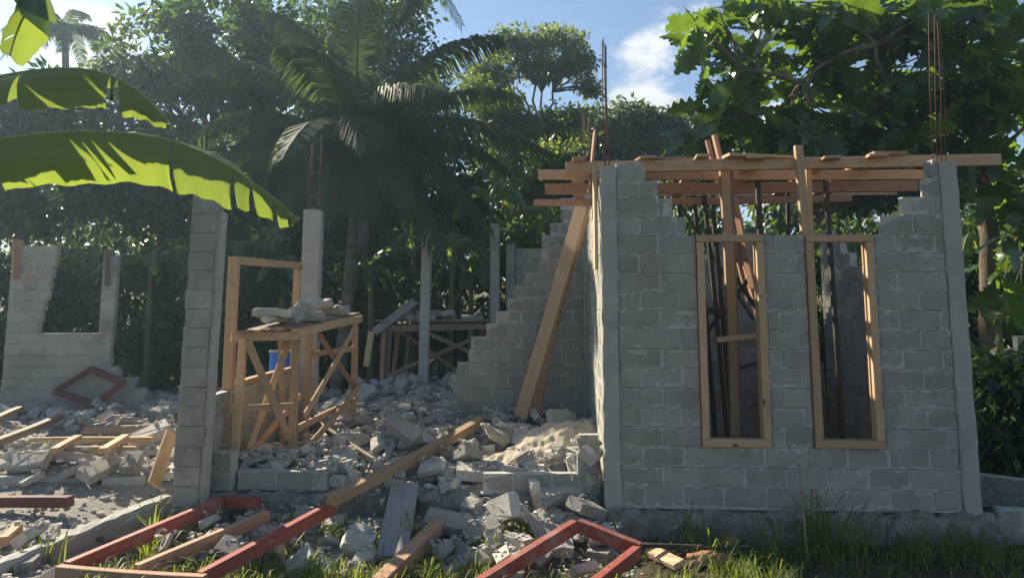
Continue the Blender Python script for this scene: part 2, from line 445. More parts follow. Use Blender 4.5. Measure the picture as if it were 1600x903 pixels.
# ------------------------------------------------------------------ block masonry
BL, BH, BT = .385, .180, .105                 # one grey block; courses rise CH, blocks repeat every BP
CH, BP = .194, .40
def block_variant(seed, broken=False):
    rng = random.Random(seed)
    bm = bmesh.new(); bmesh.ops.create_cube(bm, size=1)
    for v in bm.verts:
        v.co.x *= BL + rng.uniform(-.006, .004); v.co.y *= BT; v.co.z *= BH + rng.uniform(-.005, .003)
        if broken and v.co.x > 0:
            v.co.x -= rng.uniform(0, .09); v.co.z *= rng.uniform(.75, 1.0); v.co.y *= rng.uniform(.8, 1.0)
    if broken:
        bmesh.ops.subdivide_edges(bm, edges=[e for e in bm.edges if all(v.co.x > 0 for v in e.verts)], cuts=1, use_grid_fill=True)
        for v in bm.verts:
            if v.co.x > .08: v.co += Vector((rng.uniform(-.07, .02), rng.uniform(-.012, .004), rng.uniform(-.035, .01)))
    bmesh.ops.bevel(bm, geom=list(bm.edges), offset=rng.uniform(.007, .013), segments=1, affect='EDGES', clamp_overlap=True)
    for v in bm.verts: v.co += Vector((rng.uniform(-.004, .004) for _ in range(3)))
    bm.verts.index_update()
    V = [tuple(v.co) for v in bm.verts]; F = [tuple(v.index for v in f.verts) for f in bm.faces]
    bm.free(); return V, F
BV = [block_variant(i) for i in range(7)]
BB = [block_variant(40 + i, True) for i in range(6)]
BV_ME = [mk_mesh('block', v, f, 'block') for v, f in BV]
BB_ME = [mk_mesh('block', v, f, 'block') for v, f in BB]
def split_course(k, a, b, rng):
    pts = [a]; off = (k % 2) * BP / 2
    n = math.ceil((a - off) / BP + 1e-6)
    while off + n * BP < b - 1e-6:
        q = off + n * BP + rng.uniform(-.012, .012)
        if q - pts[-1] > .07 and b - q > .07: pts.append(q)
        n += 1
    pts.append(b); return pts
def masonry(part, Mw, z0, courses, rng, joined=False, thick=1.0, plaster=0.0, mortar_mat='mortar'):
    """courses: {row: [(from, to, ragged_left, ragged_right), ...]} along local x of Mw; blocks become children of part"""
    mort, geo, n = Geo(), Geo(), 0
    for k, spans in courses.items():
        for (a, b, rl, rr) in spans:
            pts = split_course(k, a, b, rng)
            zc = z0 + (k + .5) * CH
            a_, b_ = a + (.05 if rl else 0), b - (.05 if rr else 0)
            nn = max(1, int((b_ - a_) / .05)); V, F = [], []
            zr = [z0 + k * CH - .001 * (k % 2), z0 + k * CH + .008, z0 + (k + .5) * CH, z0 + (k + 1) * CH - .012, z0 + (k + 1) * CH - .004 - .001 * (k % 2)]
            for sd in (-1, 1):
                o_ = len(V)
                for q in range(nn + 1):
                    for zi, zz in enumerate(zr):
                        dp = rng.uniform(-.012, .0035) if zi != 2 else -.009
                        if plaster and rng.random() < plaster: dp = rng.uniform(.001, .008)
                        V.append((a_ + (b_ - a_) * q / nn + rng.uniform(-.01, .01) * (0 < q < nn), sd * (BT / 2 * thick + dp), zz))
                for q in range(nn):
                    for zi in range(4):
                        c_ = o_ + q * 5 + zi; f_ = (c_, c_ + 5, c_ + 6, c_ + 1); F.append(f_ if sd < 0 else f_[::-1])
            h_ = (nn + 1) * 5
            for q in range(nn): F += [(q * 5, h_ + q * 5, h_ + q * 5 + 5, q * 5 + 5), (q * 5 + 4, q * 5 + 9, h_ + q * 5 + 9, h_ + q * 5 + 4)]
            for zi in range(4): F += [(zi, zi + 1, h_ + zi + 1, h_ + zi), (nn * 5 + zi, h_ + nn * 5 + zi, h_ + nn * 5 + zi + 1, nn * 5 + zi + 1)]
            mort.add(V, F)
            for i in range(len(pts) - 1):
                s0, s1 = pts[i], pts[i + 1]; ln = s1 - s0 - rng.uniform(.012, .022)
                br = (rl and i == 0) or (rr and i == len(pts) - 2)
                flip = (rl and i == 0)
                Mt = Mw @ Matrix.Translation(((s0 + s1) / 2 + rng.uniform(-.002, .002), rng.uniform(-.003, .003), zc + rng.uniform(-.002, .002))) @ Matrix.Rotation(rng.uniform(-.006, .006), 4, 'Y') @ Matrix.Rotation(math.pi if flip else 0, 4, 'Z') @ Matrix.Diagonal((ln / BL, thick, 1, 1))
                j = rng.randrange(len(BB) if br else len(BV))
                if joined: geo.add(*(BB[j] if br else BV[j]), Mt)
                else: obj('block', (BB_ME if br else BV_ME)[j], Mt, part)
                n += 1
    if joined and n:
        o = obj('block_course', geo.mesh('block_course', 'block'), I4, part); tag(o, kind='stuff')
    obj('mortar', mort.mesh('mortar', mortar_mat), Mw, part)
    return n
def column(name, parent, Mw, w, d, z0, z1, rng, mat='concrete'):
    V, F = rough_bar_geo((0, 0, 0), (0, 0, 0.0001), 1, 1) if False else ([], [])
    n = max(4, int((z1 - z0) / .11))
    prof = [(-.42, -.5), (.42, -.5), (.5, -.42), (.5, .42), (.42, .5), (-.42, .5), (-.5, .42), (-.5, -.42)]
    for i in range(n + 1):
        t = i / n
        for (a, b) in prof:
            V.append((a * w + rng.uniform(-.0055, .0055), b * d + rng.uniform(-.0055, .0055), z0 + (z1 - z0) * t + (rng.uniform(-.02, .02) if i == n else 0)))
    for i in range(n):
        for k in range(8):
            p, q = i * 8 + k, i * 8 + (k + 1) % 8
            F.append((p, q, q + 8, p + 8))
    F.append(tuple(range(7, -1, -1))); F.append(tuple(range(n * 8, n * 8 + 8)))
    return obj(name, mk_mesh(name, V, F, mat), Mw, parent)
def rebar_cage(part, base, top, w, d, rng, nst=7, name='rebar'):
    base, top = Vector(base), Vector(top)
    for i, (a, b) in enumerate(((-1, -1), (1, -1), (1, 1), (-1, 1))):
        off = Vector((a * w / 2, b * d / 2, 0)); g = Geo()
        tp = top + off * .8 + Vector((rng.uniform(-.015, .015), rng.uniform(-.015, .015), rng.uniform(-.12, .06)))
        mid = (base + off + tp) / 2 + Vector((rng.uniform(-.015, .015), rng.uniform(-.015, .015), 0))
        g.add(*tube_geo([base + off, mid, tp], [.006] * 3, 6))
        o = obj(name, g.mesh('rebar', 'rust', True), I4, part)
    for k in range(nst):
        t = (k + .5) / nst * rng.uniform(.85, 1.0); c = base.lerp(top, t)
        q = [c + Vector((a * w / 2 * 1.1, b * d / 2 * 1.1, rng.uniform(-.012, .012))) for a, b in ((-1, -1), (1, -1), (1, 1), (-1, 1), (-1, -1))]
        obj('stirrup', mk_mesh('stirrup', *tube_geo(q, [.0035] * 5, 5), 'rust', True), I4, part)

# ------------------------------------------------------------------ block house with two window frames
house = empty('block_house', (HO.x, HO.y, HZ - .3), 'unfinished grey block house with two empty wooden window frames and stepped broken top', 'house', rz=HROT)
rngH = random.Random(3)
fw = obj('front_wall', mk_mesh('front_wall', *box_geo((.0, .0, HZ - .02), (HWID, .11, HZ + .004), .002), 'mortar'), HM, house)
colL = column('column', house, HM @ Matrix.Translation((.085, .06, 0)), .17, .15, HZ - .12, hl(945, 262, 0).z, rngH)
colR = column('column', house, HM @ Matrix.Translation((HWID - .085, .06, 0)), .17, .15, HZ - .12, hl(1490, 250, 0).z - .02, rngH)
def sx(px, py=500): return hl(px, py, 0).x
w1 = (hl(1088, 430, 0).x, hl(1203, 600, 0).x); w2 = (hl(1258, 400, 0).x, hl(1378, 600, 0).x)
wz0, wz1 = hl(1145, 687, 0).z, hl(1145, 369, 0).z
wz0 = HZ + round((wz0 - HZ) / CH) * CH; wz1 = HZ + round((wz1 - HZ) / CH) * CH
rows = int(round((hl(1480, 252, 0).z - HZ) / CH))
cs = {}
aL, aR = .175, HWID - .175
for k in range(rows):
    zc = HZ + (k + .5) * CH
    sp = []
    if zc < wz0 - .01: sp = [(aL, aR, 0, 0)]
    elif zc < wz1 - .02: sp = [(aL, w1[0], 0, 0), (w1[1], w2[0], 0, 0), (w2[1], aR, 0, 0)]
    else:
        yy = (wz1 - zc) / CH            # rows above the window heads step away from them
        j = int((zc - wz1) / CH)
        le = [sx(1078, 360), sx(1058, 350), sx(1034, 325), sx(1012, 300), sx(988, 270)]
        re = [sx(1372, 355), sx(1404, 330), sx(1438, 295), sx(1450, 265), sx(1462, 255)]
        if j < len(le): sp = [(aL, le[j], 0, 1), (re[min(j, 4)], aR, 1, 0)]
    cs[k] = [s for s in sp if s[1] - s[0] > .08]
masonry(fw, HM @ Matrix.Translation((0, .06, 0)), HZ, cs, rngH)
# window frames: fresh timber, standing a little proud of the blocks
def window_frame(part_parent, x0, x1, z0, z1, y, lab=None):
    g = obj('window_frame', mk_mesh('window_frame', *beam_geo(x1 - x0, .12, .075, .004, 3, 0, .001), 'wood'), HM @ Matrix.Translation(((x0 + x1) / 2, y, z0 + .037)), part_parent)
    for nm, cx, cz, L_, ax in (('head', (x0 + x1) / 2, z1 - .037, x1 - x0, 0), ('jamb', x0 + .037, (z0 + z1) / 2, z1 - z0 - .155, 1), ('jamb', x1 - .037, (z0 + z1) / 2, z1 - z0 - .155, 1)):
        Mt = HM @ Matrix.Translation((cx, y, cz))
        if ax: Mt = Mt @ Matrix.Rotation(math.radians(90), 4, 'Y')
        obj(nm, mk_mesh(nm, *beam_geo(L_, .118, .073, .004, 3, R.uniform(-.004, .004), .001), 'wood'), Mt, g)
    # the rebate that will take the sash
    for sx_ in (x0 + .08, x1 - .08):
        obj('rebate', mk_mesh('rebate', *beam_geo(z1 - z0 - .16, .03, .014, .002, 1), 'wood'), HM @ Matrix.Translation((sx_, y + .02, (z0 + z1) / 2)) @ Matrix.Rotation(math.radians(90), 4, 'Y'), g)
    return g
window_frame(house, w1[0] + .01, w1[1] - .01, wz0 + .005, wz1, .035)
window_frame(house, w2[0] + .01, w2[1] - .01, wz0 + .004, wz1 - .005, .035)
# footing under the wall, rough and partly broken away
pl = Geo(); pl.add(*rough_bar_geo((-.12, .03, HZ - .02), (HWID + .16, .03, HZ - .02), .34, .34, .08, .04, rngH))
obj('footing', pl.mesh('footing', 'old_concrete'), HM, house)
# left side wall (edge on), rear partition with its stair-stepped break, right wall and rear wall
MS = HM @ Matrix.Translation((.058, 0, 0)) @ Matrix.Rotation(math.radians(90), 4, 'Z')
sw = obj('side_wall', mk_mesh('side_wall', *box_geo((.14, -.055, HZ - .02), (HDEP - .1, .055, HZ + .003), .002), 'mortar'), MS, house)
masonry(sw, MS, HZ, {k: [(.145, HDEP - .12, 0, 0)] for k in range(rows - 1)}, rngH, joined=True)
colB = column('column', house, HM @ Matrix.Translation((.06, HDEP, 0)), .2, .17, HZ - .1, hl(905, 292, HDEP).z, rngH)
prof = [(682, 648), (690, 628), (704, 606), (716, 585), (718, 565), (728, 548), (742, 528), (752, 508), (768, 492), (792, 476), (806, 458), (816, 440), (834, 424), (848, 402), (848, 380), (860, 362), (868, 340), (872, 318), (890, 300)]
PZ0 = HZ - .02
def prof_x(z):
    best = None
    pts = [hl(px, py, HDEP) for px, py in prof]
    if z <= pts[0].z: return pts[0].x
    for a, b in zip(pts, pts[1:]):
        if a.z <= z <= b.z: return a.x + (b.x - a.x) * (z - a.z) / max(1e-6, b.z - a.z)
    return None
pw = obj('partition_wall', mk_mesh('partition_wall', *box_geo((-2.3, -.05, PZ0 - .1), (-.06, .05, PZ0 - .002), .002), 'mortar'), HM @ Matrix.Translation((0, HDEP, 0)), house)
pc = {}
for k in range(20):
    x = prof_x(PZ0 + (k + .55) * CH)
    if x is not None and x < -.16: pc[k] = [(min(-.14, x + rngH.uniform(-.11, .09)), -.045, 1, 0)]
masonry(pw, HM @ Matrix.Translation((0, HDEP, 0)), PZ0, pc, rngH)
MR = HM @ Matrix.Translation((HWID - .06, 0, 0)) @ Matrix.Rotation(math.radians(90), 4, 'Z')
rw = obj('right_wall', mk_mesh('right_wall', *box_geo((.15, -.05, HZ - .02), (HDEP, .05, HZ + .003), .002), 'mortar'), MR, house)
rc = {}
for k in range(rows - 2):
    z = (k + .5) * CH
    y0 = .15 if z < 1.25 else .15 + (z - 1.25) * 1.75
    if y0 < HDEP - .3: rc[k] = [(y0, HDEP - .05, 1 if z > 1.25 else 0, 0)]
masonry(rw, MR, HZ, rc, rngH, joined=True)
MB_ = HM @ Matrix.Translation((0, HDEP + .02, 0))
bw = obj('rear_wall', mk_mesh('rear_wall', *box_geo((.17, -.05, HZ - .02), (HWID - .13, .05, HZ + .003), .002), 'mortar'), MB_, house)
bc = {}
for k in range(rows - 2):
    z = (k + .5) * CH
    if z < 1.15: bc[k] = [(.18, HWID - .13, 0, 0)]
    else:
        a = .18 + (z - 1.15) * 1.0; b = HWID - .13 - max(0, z - 1.7) * .6
        if b - a > .3: bc[k] = [(a, b, 1, 1)]
masonry(bw, MB_, HZ, bc, rngH, joined=True)
rebar_cage(colL, hw(.085, .06, hl(945, 270, 0).z), hw(.07, .06, hl(951, 62, 0).z), .045, .05, rngH, 4)
rebar_cage(colR, hw(HWID - .14, .06, hl(1485, 255, 0).z), hw(hl(1466, 20, 0).x, .06, hl(1466, 20, 0).z), .09, .08, rngH, 7)
rebar_cage(colB, hw(.06, HDEP, hl(930, 300, HDEP).z - .1), hw(.03, HDEP, hl(930, 180, HDEP).z), .11, .1, rngH, 4)

# foundation edge of the ruined bay to the left of the house
fb = Geo(); fb.add(*rough_bar_geo((LWX - .25, FRONT_Y - .07, .2), (HO.x - .05, FRONT_Y - .05, .19),   .26, .5, .07, .045, rngH))
tag(obj('foundation', fb.mesh('foundation', 'old_concrete')), kind='structure')
fd = empty('front_wall_stub', G(850, 765, .19), 'one surviving course of grey blocks along the foundation left of the house', 'wall')
MF = Matrix.Translation((0, FRONT_Y - .02, 0))
xa, xb, xc = P(748, 750, FRONT_Y).x, P(893, 750, FRONT_Y).x, HO.x - .03
c0 = obj('block_row', mk_mesh('block_row', *box_geo((xa + .02, -.05, .185), (xc, .05, .203), .002), 'mortar'), MF, fd)
masonry(c0, MF, .205, {0: [(xa, xb, 1, 0), (xb + .01, xc, 0, 0)], 1: [(xb + .01, xc, 1, 0)], 2: [(xb + .03, xc, 1, 0)]}, rngH)

# left corner: tall pillar of blocks, low wall behind it carrying a big window frame
rngL = random.Random(8)
pil_z1 = P(318, 299, 7.62).z
pb = P(290, 760, 7.62)
pil = empty('block_pillar', (pb.x, 7.62, .1), 'tall narrow pillar of grey blocks left standing at the corner near the banana leaf', 'pillar')
MP = Matrix.Translation((P(285, 600, 7.62).x, 7.62, 0)) @ Matrix.Rotation(math.radians(1.0), 4, 'Y')
pcrs = {}
nrow = int((pil_z1 - .15) / CH)
for k in range(nrow):
    wv = .245 + rngL.uniform(-.012, .012)
    pcrs[k] = [(-.02 + rngL.uniform(-.008, .008), wv, 0, 0)]
pstrip = column('column', pil, MP @ Matrix.Translation((.262, .025, 0)), .06, .13, .08, pil_z1 - .22, rngL, 'mortar')
masonry(pil, MP, .15, pcrs, rngL, thick=1.3, plaster=.7, mortar_mat='block')
fo = Geo(); fo.add(*rough_bar_geo((-.1, 0, .16), (.5, 0, .16), .3, .4, .1, .02, rngL)); obj('footing', fo.mesh('footing', 'old_concrete'), MP, pil)

lw = empty('low_block_wall', (LWX, 8, .2), 'low side wall of grey blocks running back from the tall pillar under the window frame', 'wall')
ML = Matrix.Translation((LWX - .06, 7.75, 0)) @ Matrix.Rotation(math.radians(90), 4, 'Z')
obj('wall_base', mk_mesh('wall_base', *box_geo((0, -.05, .1), (3.35, .05, .198), .002), 'mortar'), ML, lw)
masonry(lw, ML, .2, {0: [(0, 3.35, 0, 0)], 1: [(0, 3.35, 0, 0)], 2: [(0, 3.35, 0, 0)], 3: [(0, 3.35, 0, 0)], 4: [(.0, 3.35, 1, 0)]}, rngL)
LWZ = .2 + 5 * CH
bf = empty('window_frame', (LWX - .06, 9.5, LWZ), 'bare timber window frame standing on the low wall behind the scaffold', 'window frame')
y0, y1 = PX(362, 500, LWX - .06).y, PX(463, 500, LWX - .06).y
zt = PX(362, 402, LWX - .06).z
X0 = LWX - .06
timber('jamb', (X0, y0, LWZ), (X0, y0, zt - .07), .11, .10, 'wood', bf)
timber('jamb', (X0, y1, LWZ), (X0, y1, zt + .0), .11, .10, 'wood', bf)
timber('head', (X0, y0 - .06, zt - .03), (X0, y1 + .06, zt + .06), .11, .085, 'wood', bf)
timber('sill', (X0, y0 + .05, LWZ + .03), (X0, y1 - .05, LWZ + .03), .10, .06, 'wood', bf)

cc = P(484, 520, 11.15)
lc = empty('concrete_column', (cc.x, 11.15, .2), 'square concrete column rising behind the near scaffold, rusty bars on top', 'column', 'standing concrete columns')
s_ = column('shaft', lc, Matrix.Translation((cc.x, 11.15, 0)), .27, .2, .1, P(484, 330, 11.15).z, rngL)
rebar_cage(lc, (cc.x, 11.15, P(484, 332, 11.15).z - .05), (cc.x + .02, 11.15, P(486, 215, 11.15).z), .17, .13, rngL, 6)
c2 = P(661, 612, 15.3)
lc = empty('concrete_column', (c2.x, 15.3, .2), 'slim pale concrete column in front of the far scaffold', 'column', 'standing concrete columns')
column('shaft', lc, Matrix.Translation((c2.x, 15.3, 0)) @ Matrix.Rotation(math.radians(.6), 4, 'Y'), .2, .2, .1, P(661, 362, 15.3).z, rngL)
c3 = P(773, 500, 16.2)
lc = empty('concrete_column', (c3.x, 16.2, .2), 'slim concrete column behind the broken partition, two thin bars on top', 'column', 'standing concrete columns')
column('shaft', lc, Matrix.Translation((c3.x, 16.2, 0)), .2, .2, .1, P(773, 350, 16.2).z, rngL)
for dx in (-.05, .06): obj('rebar', mk_mesh('rebar', *tube_geo([(c3.x + dx, 16.2, P(773, 352, 16.2).z - .03), (c3.x + dx * .7, 16.2, P(773, 225 + dx * 300, 16.2).z)], [.008, .007], 6), 'rust', True), I4, lc)

# rear wall remnant beyond the partition
rr = empty('rear_wall_remnant', P(820, 560, 17), 'bluish grey block wall remnant far back behind the broken partition', 'wall')
MRR = Matrix.Translation((P(791, 430, 17).x, 17, 0))
wr = P(905, 430, 17).x - P(791, 430, 17).x
obj('wall_base', mk_mesh('wall_base', *box_geo((0, -.05, -.1), (wr, .05, .148), .002), 'mortar'), MRR, rr)
zt = P(800, 388, 17).z; nk = int((zt - .15) / CH)
masonry(rr, MRR, .15, {k: [(0.22, wr, 0, 1)] for k in range(nk)}, rngL)
column('column', rr, MRR @ Matrix.Translation((.1, 0, 0)), .2, .16, -.1, zt + .08, rngL)

# far left ruin: pier, sill wall, pier
lr_ = empty('ruined_window_wall', P(100, 610, 13.2), 'hazy grey ruined wall at far left with an open window gap between two piers', 'wall')
DL = 13.2
MLR = Matrix.Translation((P(14, 500, DL).x, DL, 0))
X_ = lambda px: P(px, 500, DL).x - P(14, 500, DL).x
zsill, zA, zB = P(100, 525, DL).z, P(60, 380, DL).z, P(170, 394, DL).z
lc_ = {}
for k in range(22):
    z = .1 + (k + .5) * CH
    sp = []
    if z < zsill:
        e = X_(182) if z > 1.05 else X_(182) + (1.1 - z) * 1.3
        sp = [(0, e, 0, 1)]
    else:
        if z < zA: sp.append((0, X_(66 + 22 * min(1, (z - zsill) / (zA - zsill) * 1.2)), 0, 1))
        if z < zB: sp.append((X_(158) , X_(180), 0, 0))
    if sp: lc_[k] = sp
obj('wall_base', mk_mesh('wall_base', *box_geo((0, -.05, -.2), (X_(182), .05, .098), .002), 'mortar'), MLR, lr_)
masonry(lr_, MLR, .1, lc_, rngL, plaster=.9, mortar_mat='block')
timber('formwork_board', P(28, 437, DL - .09), P(28, 374, DL - .09), .28, .03, 'wood', None, math.radians(90), label='orange formwork board fixed to the outer pier of the far left ruined wall', cat='board')
timber('formwork_board', P(170, 447, DL - .09), P(170, 390, DL - .09), .30, .03, 'wood_old', None, math.radians(90), label='dull brown formwork board on the inner pier of the far left ruined wall', cat='board')

# foundation strips of the left room
def strip(name, p0, p1, w, h, label, amp=.015, mat='old_concrete'):
    g = Geo(); g.add(*rough_bar_geo(p0, p1, w, h, .1, amp, rngL))
    return tag(obj(name, g.mesh(name, mat)), label, 'foundation', kind='thing')
a, b = G(262, 772, .17), G(-40, 892, .13)
strip('foundation_strip', (a.x, a.y, .17), (b.x, b.y, .13), .16, .42, 'long diagonal concrete foundation strip running from the tall pillar to the lower left corner', .012, 'concrete')
a, b = G(-40, 742, .24), G(138, 741, .22)
strip('foundation_strip', (a.x, a.y, .24), (b.x, b.y, .21), .2, .35, 'low smooth concrete ledge across the left room, ending in a broken tip', .008, 'concrete')
a, b = G(166, 741, .23), G(232, 740, .23)
strip('foundation_strip', (a.x, a.y, .22), (b.x, b.y, .22), .2, .3, 'short concrete ledge piece just left of the tall pillar', .01, 'concrete')
# block stubs at the foot of the near scaffold
sb = empty('block_stub', G(342, 730, .2), 'two stacked grey blocks at the foot of the tall pillar', 'blocks')
ms = Matrix.Translation((P(316, 700, 8.0).x, 8.0, 0)) @ Matrix.Rotation(math.radians(-4), 4, 'Z')
masonry(sb, ms, .22, {0: [(0, .37, 0, 0)], 1: [(0, .36, 0, 0)]}, rngL, thick=1.6)
sb = empty('block_stub', G(450, 752, .2), 'single row of three grey blocks in front of the near scaffold legs', 'blocks')
ms = Matrix.Translation((P(376, 740, 8.02).x, 8.02, 0)) @ Matrix.Rotation(math.radians(-1.5), 4, 'Z')
masonry(sb, ms, .215, {0: [(0, .98, 0, 1)]}, rngL, thick=1.4)

# ------------------------------------------------------------------ timber platform over the house
def hp(px, py, ly):
    q = hl(px, py, ly); return HM @ q
plat = empty('timber_platform', hw(1.8, 1.2, HZ), 'fresh timber formwork platform on posts laid across the top of the block house', 'platform', rz=HROT)
def tp(name, a, b, w, h, mat='wood', roll=0): return timber(name, hp(*a), hp(*b), w, h, mat, plat, roll)
tp('beam', (884, 263, .30), (1562, 250, .30), .07, .125)
tp('beam', (841, 273, .80), (1452, 273, .80), .06, .11)
tp('beam', (852, 296, 1.25), (1432, 291, 1.25), .06, .13, 'wood_red')
tp('beam', (834, 317, 1.85), (1330, 310, 1.85), .06, .085, 'wood_red')
tp('beam', (1000, 302, 2.5), (1400, 300, 2.5), .06, .09)
ztop = lambda px, py, ly: hp(px, py, ly)
for (px0, px1, lz, tw, mt) in ((1012, 1075, 0.0, .16, 'wood'), (1098, 1128, .02, .14, 'wood_pale'), (1180, 1235, .0, .2, 'wood'), (1300, 1330, .0, .18, 'wood'), (1372, 1425, .02, .2, 'wood'), (905, 925, -.01, .15, 'wood_red')):
    a = hp(px0, 247, .16); b = hp(px0, 247, .16)
    q = hl(px0, 246, .16); q2 = hl(px1, 246, .16)
    p0 = HM @ Vector((q.x, .12, q.z + lz)); p1 = HM @ Vector((q.x + (q2.x - q.x) * .6, 2.7, q.z + lz - .08))
    timber('plank', p0, p1, tw, .028, mt, plat)
p = hl(1138, 243, .1); q = hl(1244, 243, .1)
timber('plank', HM @ Vector((p.x, .22, p.z + .02)), HM @ Vector((q.x, .36, q.z + .02)), .2, .03, 'wood', plat)
p = hl(1372, 240, .1); q = hl(1424, 240, .1)
timber('plank', HM @ Vector((p.x, .3, p.z + .03)), HM @ Vector((q.x, .3, q.z + .03)), .22, .03, 'wood', plat)
p = hl(1000, 246, .1); q = hl(1088, 243, .1)
timber('plank', HM @ Vector((p.x, .35, p.z + .03)), HM @ Vector((q.x, .5, q.z + .03)), .18, .03, 'wood_red', plat)
# posts and shores
def post(px0, py0, px1, ly, w, h, mat, ly1=None, floor=True):
    a = hl(px0, py0, ly); ly1 = ly if ly1 is None else ly1
    b = hl(px1, 660, ly1)
    return timber('post', HM @ a, HM @ Vector((b.x, ly1, HZ - .03)), w, h, mat, plat, math.radians(0))
post(1131, 262, 1145, .55, .10, .07, 'wood')
post(1140, 262, 1152, .62, .05, .09, 'wood_old')
post(1247, 228, 1272, .215, .085, .065, 'wood')
post(1262, 262, 1283, .5, .06, .07, 'wood')
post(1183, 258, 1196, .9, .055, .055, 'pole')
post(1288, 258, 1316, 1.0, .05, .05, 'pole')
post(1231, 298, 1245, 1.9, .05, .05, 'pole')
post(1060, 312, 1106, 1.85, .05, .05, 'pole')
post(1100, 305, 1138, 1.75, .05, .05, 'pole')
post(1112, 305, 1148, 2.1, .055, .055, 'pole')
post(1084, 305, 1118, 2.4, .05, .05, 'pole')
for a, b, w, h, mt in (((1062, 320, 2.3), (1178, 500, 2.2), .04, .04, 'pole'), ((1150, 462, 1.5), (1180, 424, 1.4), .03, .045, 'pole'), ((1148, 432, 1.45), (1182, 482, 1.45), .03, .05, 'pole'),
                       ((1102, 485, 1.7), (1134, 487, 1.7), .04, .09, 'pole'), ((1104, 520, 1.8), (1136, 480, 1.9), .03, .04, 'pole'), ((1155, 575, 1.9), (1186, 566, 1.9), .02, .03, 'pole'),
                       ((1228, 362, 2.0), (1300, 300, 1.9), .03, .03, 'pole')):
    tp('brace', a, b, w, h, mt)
tp('leaning_board', (1116, 211, 1.45), (1186, 500, 1.5), .09, .05, 'wood_red')
tp('leaning_board', (1105, 219, 1.60), (1170, 470, 1.6), .08, .05, 'wood_red')
tp('leaning_board', (1146, 305, 1.1), (1176, 450, 1.2), .10, .035, 'wood_red')
tp('upright_board', (930, 205, .62), (921, 300, .62), .20, .03, 'wood_red', math.radians(90))
tp('cross_strip', (1120, 531, .42), (1188, 524, .42), .05, .055, 'wood_pale')

# boards leaning on the side wall and fixed to it
timber('leaning_board', hw(-.62, 2.6, .48) if False else P(813, 652, 10.55), P(912, 312, 10.25), .24, .035, 'wood', None, math.radians(62), label='long broad board leaning on the side wall, the front one of two', cat='board', group='boards leaning on the side wall')
timber('leaning_board', P(836, 640, 10.75), P(918, 322, 10.4), .20, .035, 'wood', None, math.radians(70), .05, label='bent board leaning just behind the broad one on the side wall', cat='board', group='boards leaning on the side wall')
p, q = hl(934, 262, .3), hl(934, 420, .3)
timber('formwork_board', HM @ Vector((-.045, .17, hl(934, 266, .17).z)), HM @ Vector((-.045, .17, hl(934, 421, .17).z)), .15, .035, 'wood_pale', None, math.radians(90) , label='upright pale board fixed to the corner of the block house below the platform', cat='board')

def gz(px, py, z0=.3):
    """pixel on the rubble: iterate to the height of the ground there"""
    ds = np.arange(4.4, 26, .03); r = ray(px, py); k = ds / r.y
    hit = np.nonzero(CAM.z + r.z * k <= terrain(r.x * k, ds))[0]
    d = ds[hit[0]] if len(hit) else 26.0
    return CAM + r * (d / r.y)
LOOSE = []
def loose(name, a, b, w, h, mat, label, cat='timber', lift=.05, roll=0, group=None, za=None, zb=None, bow=None):
    pa = gz(*a) if za is None else G(*a, za); pb = gz(*b) if zb is None else G(*b, zb)
    if za is None: pa = G(*a, tz(pa.x, pa.y) + lift)
    if zb is None: pb = G(*b, tz(pb.x, pb.y) + lift)
    LOOSE.append((pa, pb))
    return timber(name, pa, pb, w, h, mat, None, roll, bow, label, cat, group)
loose('timber_beam', (517, 781), (750, 658), .11, .10, 'wood', 'long squared timber lying from the rubble down over the foundation in the middle', za=.34, zb=.60, roll=.1)
loose('timber_beam', (592, 915), (694, 812), .13, .12, 'wood_red', 'reddish brown squared timber in the foreground left of the red corner frame', za=-.02, zb=.04)
loose('plank', (922, 637), (931, 668), .10, .03, 'wood', 'short orange plank end standing in the sand against the side wall', za=.66, zb=.38, roll=1.2)
loose('timber_beam', (-10, 693), (96, 650), .10, .09, 'wood_old', 'long weathered timber slanting across the rubble at the left edge', lift=.22)
loose('timber_beam', (-20, 661), (31, 638), .10, .07, 'wood', 'pale timber end at the left edge above the slanting weathered timber', lift=.2)
lad = empty('timber_ladder', G(140, 695, .3), 'ladder-like pair of orange rails with two cross pieces in the left rubble', 'timber frame')
for a, b in (((48, 688), (238, 687)), ((44, 703), (212, 702))):
    LOOSE.append((G(*a, .36), G(*b, .36)))
    timber('rail', G(*a, .43), G(*b, .43), .06, .075, 'wood', lad)
for a, b in (((84, 704), (122, 683)), ((160, 704), (196, 682))):
    timber('rung', G(*a, .50), G(*b, .51), .09, .06, 'wood', lad)
loose('timber_beam', (130, 673), (276, 666), .09, .09, 'wood_old', 'grey brown beam lying level behind the ladder-like rails', lift=.14)
t_ = timber('plank', P(240, 757, 7.78), P(268, 676, 8.2), .15, .035, 'wood', None, 1.1, label='broken orange plank propped against the left side of the tall pillar', cat='board')
loose('timber_beam', (-20, 783), (110, 783), .10, .10, 'red_shaded', 'red beam, darkened in colour for shade, lying in front of the smooth concrete ledge at left', lift=.10)
loose('timber_offcut', (4, 846), (28, 824), .08, .08, 'wood_red', 'short reddish offcut at the lower left edge', lift=.05)
loose('pole', (488, 652), (592, 722), .035, .035, 'wood_old', 'thin grey pole slanting down from the near scaffold into the rubble', za=.62, zb=.38)
loose('timber_beam', (372, 702), (458, 700), .08, .07, 'wood_old', 'weathered timber lying across the feet of the near scaffold', za=.42, zb=.42)
loose('weathered_plank', (632, 757), (611, 872), .28, .05, 'wood_grey', 'wide grey weathered plank sloping from the foundation down into the grass', 'board', za=.27, zb=-.08)
